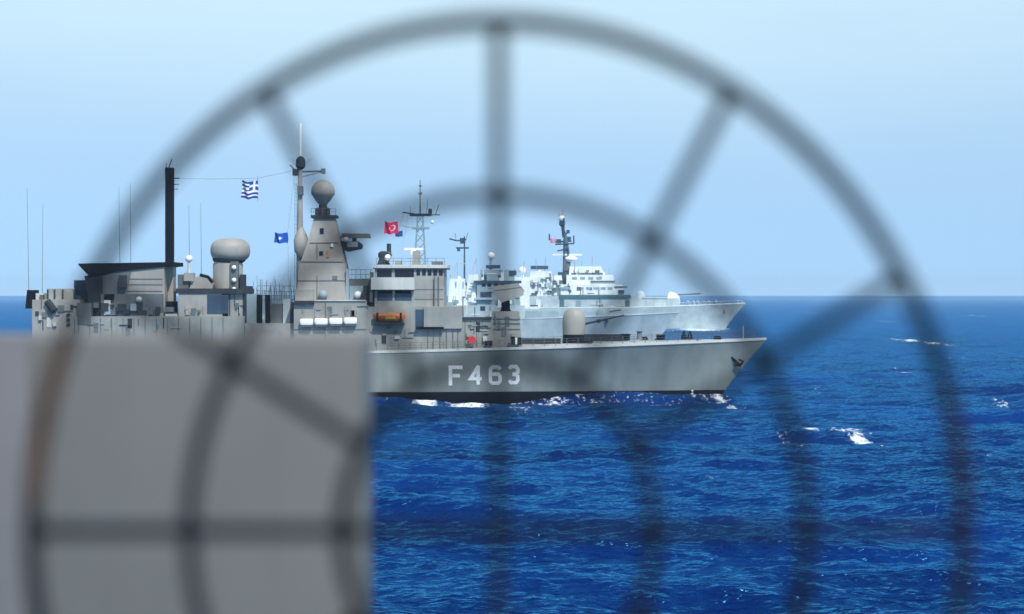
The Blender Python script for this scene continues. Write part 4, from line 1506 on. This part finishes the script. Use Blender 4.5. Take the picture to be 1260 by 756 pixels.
# ================= the gun sight and the steel box in front of the lens
DS = 0.85
sx, sz = (613 - 630) * DS / F, CAMH - (655 - HOR) * DS / F
DECK = 12.3
sight = thing('ring_sight', 'out of focus steel ring gun sight, three rings on radial spokes, nearest the viewer', 'gun sight', (sx, DS, sz))
px2m = DS / F
WIRE = 9.9 * px2m
rads = ((574, 628), (380, 414), (192, 212))
for i, (rx, rz_) in enumerate(rads):
    pts = [(rx * px2m * math.cos(t), 0, rz_ * px2m * math.sin(t)) for t in np.linspace(0, 2 * math.pi, 97)[:-1]]
    b = MB().tube(pts, WIRE * (1.12 if i == 0 else 1.0), 10, True)
    if i == 0:                              # a stretch of the outer ring is worn to brown primer
        b.mi = [1 if 42 <= k // 10 <= 46 else 0 for k in range(len(b.f))]
    b.build('sight_ring', [M['wire'], M['primer']], sight, True)
for k in range(12):
    t = R(30 * k)
    c, s_ = math.cos(t), math.sin(t)
    r0 = 0.02 if k % 3 == 0 else 192 / 574
    MB().tube([(574 * r0 * px2m * c, 0.0035, 628 * r0 * px2m * s_), (574 * px2m * c, 0.0035, 628 * px2m * s_)], WIRE * 0.92, 10).build('sight_spoke', M['wire'], sight, True)
b = MB()
b.tube([(0, -0.002, 0), (0, 0.008, 0)], 13 * px2m, 16).build('sight_hub', M['wire'], sight, True)
b = MB()
b.tube([(0, 0, -(628 + 6) * px2m), (0, 0.0, -0.42), (0, 0, DECK - sz + 0.05)], [0.006, 0.012, 0.03], 14)
b.lathe((0, 0, DECK - sz), [(0.09, 0.0), (0.09, 0.02), (0.035, 0.03), (0.03, 0.08)], 18)
b.build('sight_post', M['wire'], sight, True)

DB = 1.75
bxx0, bxx1 = (22 - 630) * DB / F, (446 - 630) * DB / F
bz1 = CAMH - (414.5 - HOR) * DB / F
bz0 = bz1 - 0.42


def rounded_box(x0, x1, y0, y1, z0, z1, r, name, mat, parent):
    o = MB().box(x0, x1, y0, y1, z0, z1).build(name, mat, parent)
    bm = bmesh.new()
    bm.from_mesh(o.data)
    bmesh.ops.bevel(bm, geom=list(bm.edges), offset=r, segments=4, profile=0.5, affect='EDGES')
    bm.to_mesh(o.data)
    bm.free()
    o.data.polygons.foreach_set('use_smooth', [True] * len(o.data.polygons))
    o.data.set_sharp_from_angle(angle=R(40))
    return o


cbx = (bxx0 + bxx1) / 2
box = thing('equipment_box', 'blurred grey steel equipment box filling the lower left corner', 'equipment box', (cbx, DB, DECK))
rounded_box(bxx0 - cbx, bxx1 - cbx, 0, 0.13, bz0 - DECK, bz1 - DECK, 0.006, 'box_body', M['box_grey'], box)
# pale flange along the left side, running out of the frame
rounded_box(bxx0 - cbx - 0.09, bxx0 - cbx + 0.009, -0.003, 0.12, bz0 - DECK - 0.002, bz1 - DECK + 0.001, 0.002, 'side_flange', M['box_rim'], box)
b = MB()
b.tube([(0, 0.08, bz0 - DECK + 0.005), (0, 0.08, 0.02)], 0.05, 16)
b.lathe((0, 0.08, 0), [(0.12, 0), (0.12, 0.02), (0.06, 0.03)], 18)
b.build('box_pedestal', M['box_grey'], box, True)

plat = thing('gun_platform', 'grey steel gun platform under the ring sight, below the frame', 'platform', (0, 0.5, 0))
MB().box(-3, 3, -4, 2.2, DECK - 0.25, DECK).build('platform_deck', M['deck_paint'], plat)
MB().box(-3.0, 3.0, 2.2, 2.24, DECK - 0.25, DECK + 0.85).build('bulwark', M['ship_grey'], plat)
MB().box(-2.8, 2.8, -3.8, 2.0, -2.5, DECK - 0.254).build('platform_support', M['ship_grey'], plat)
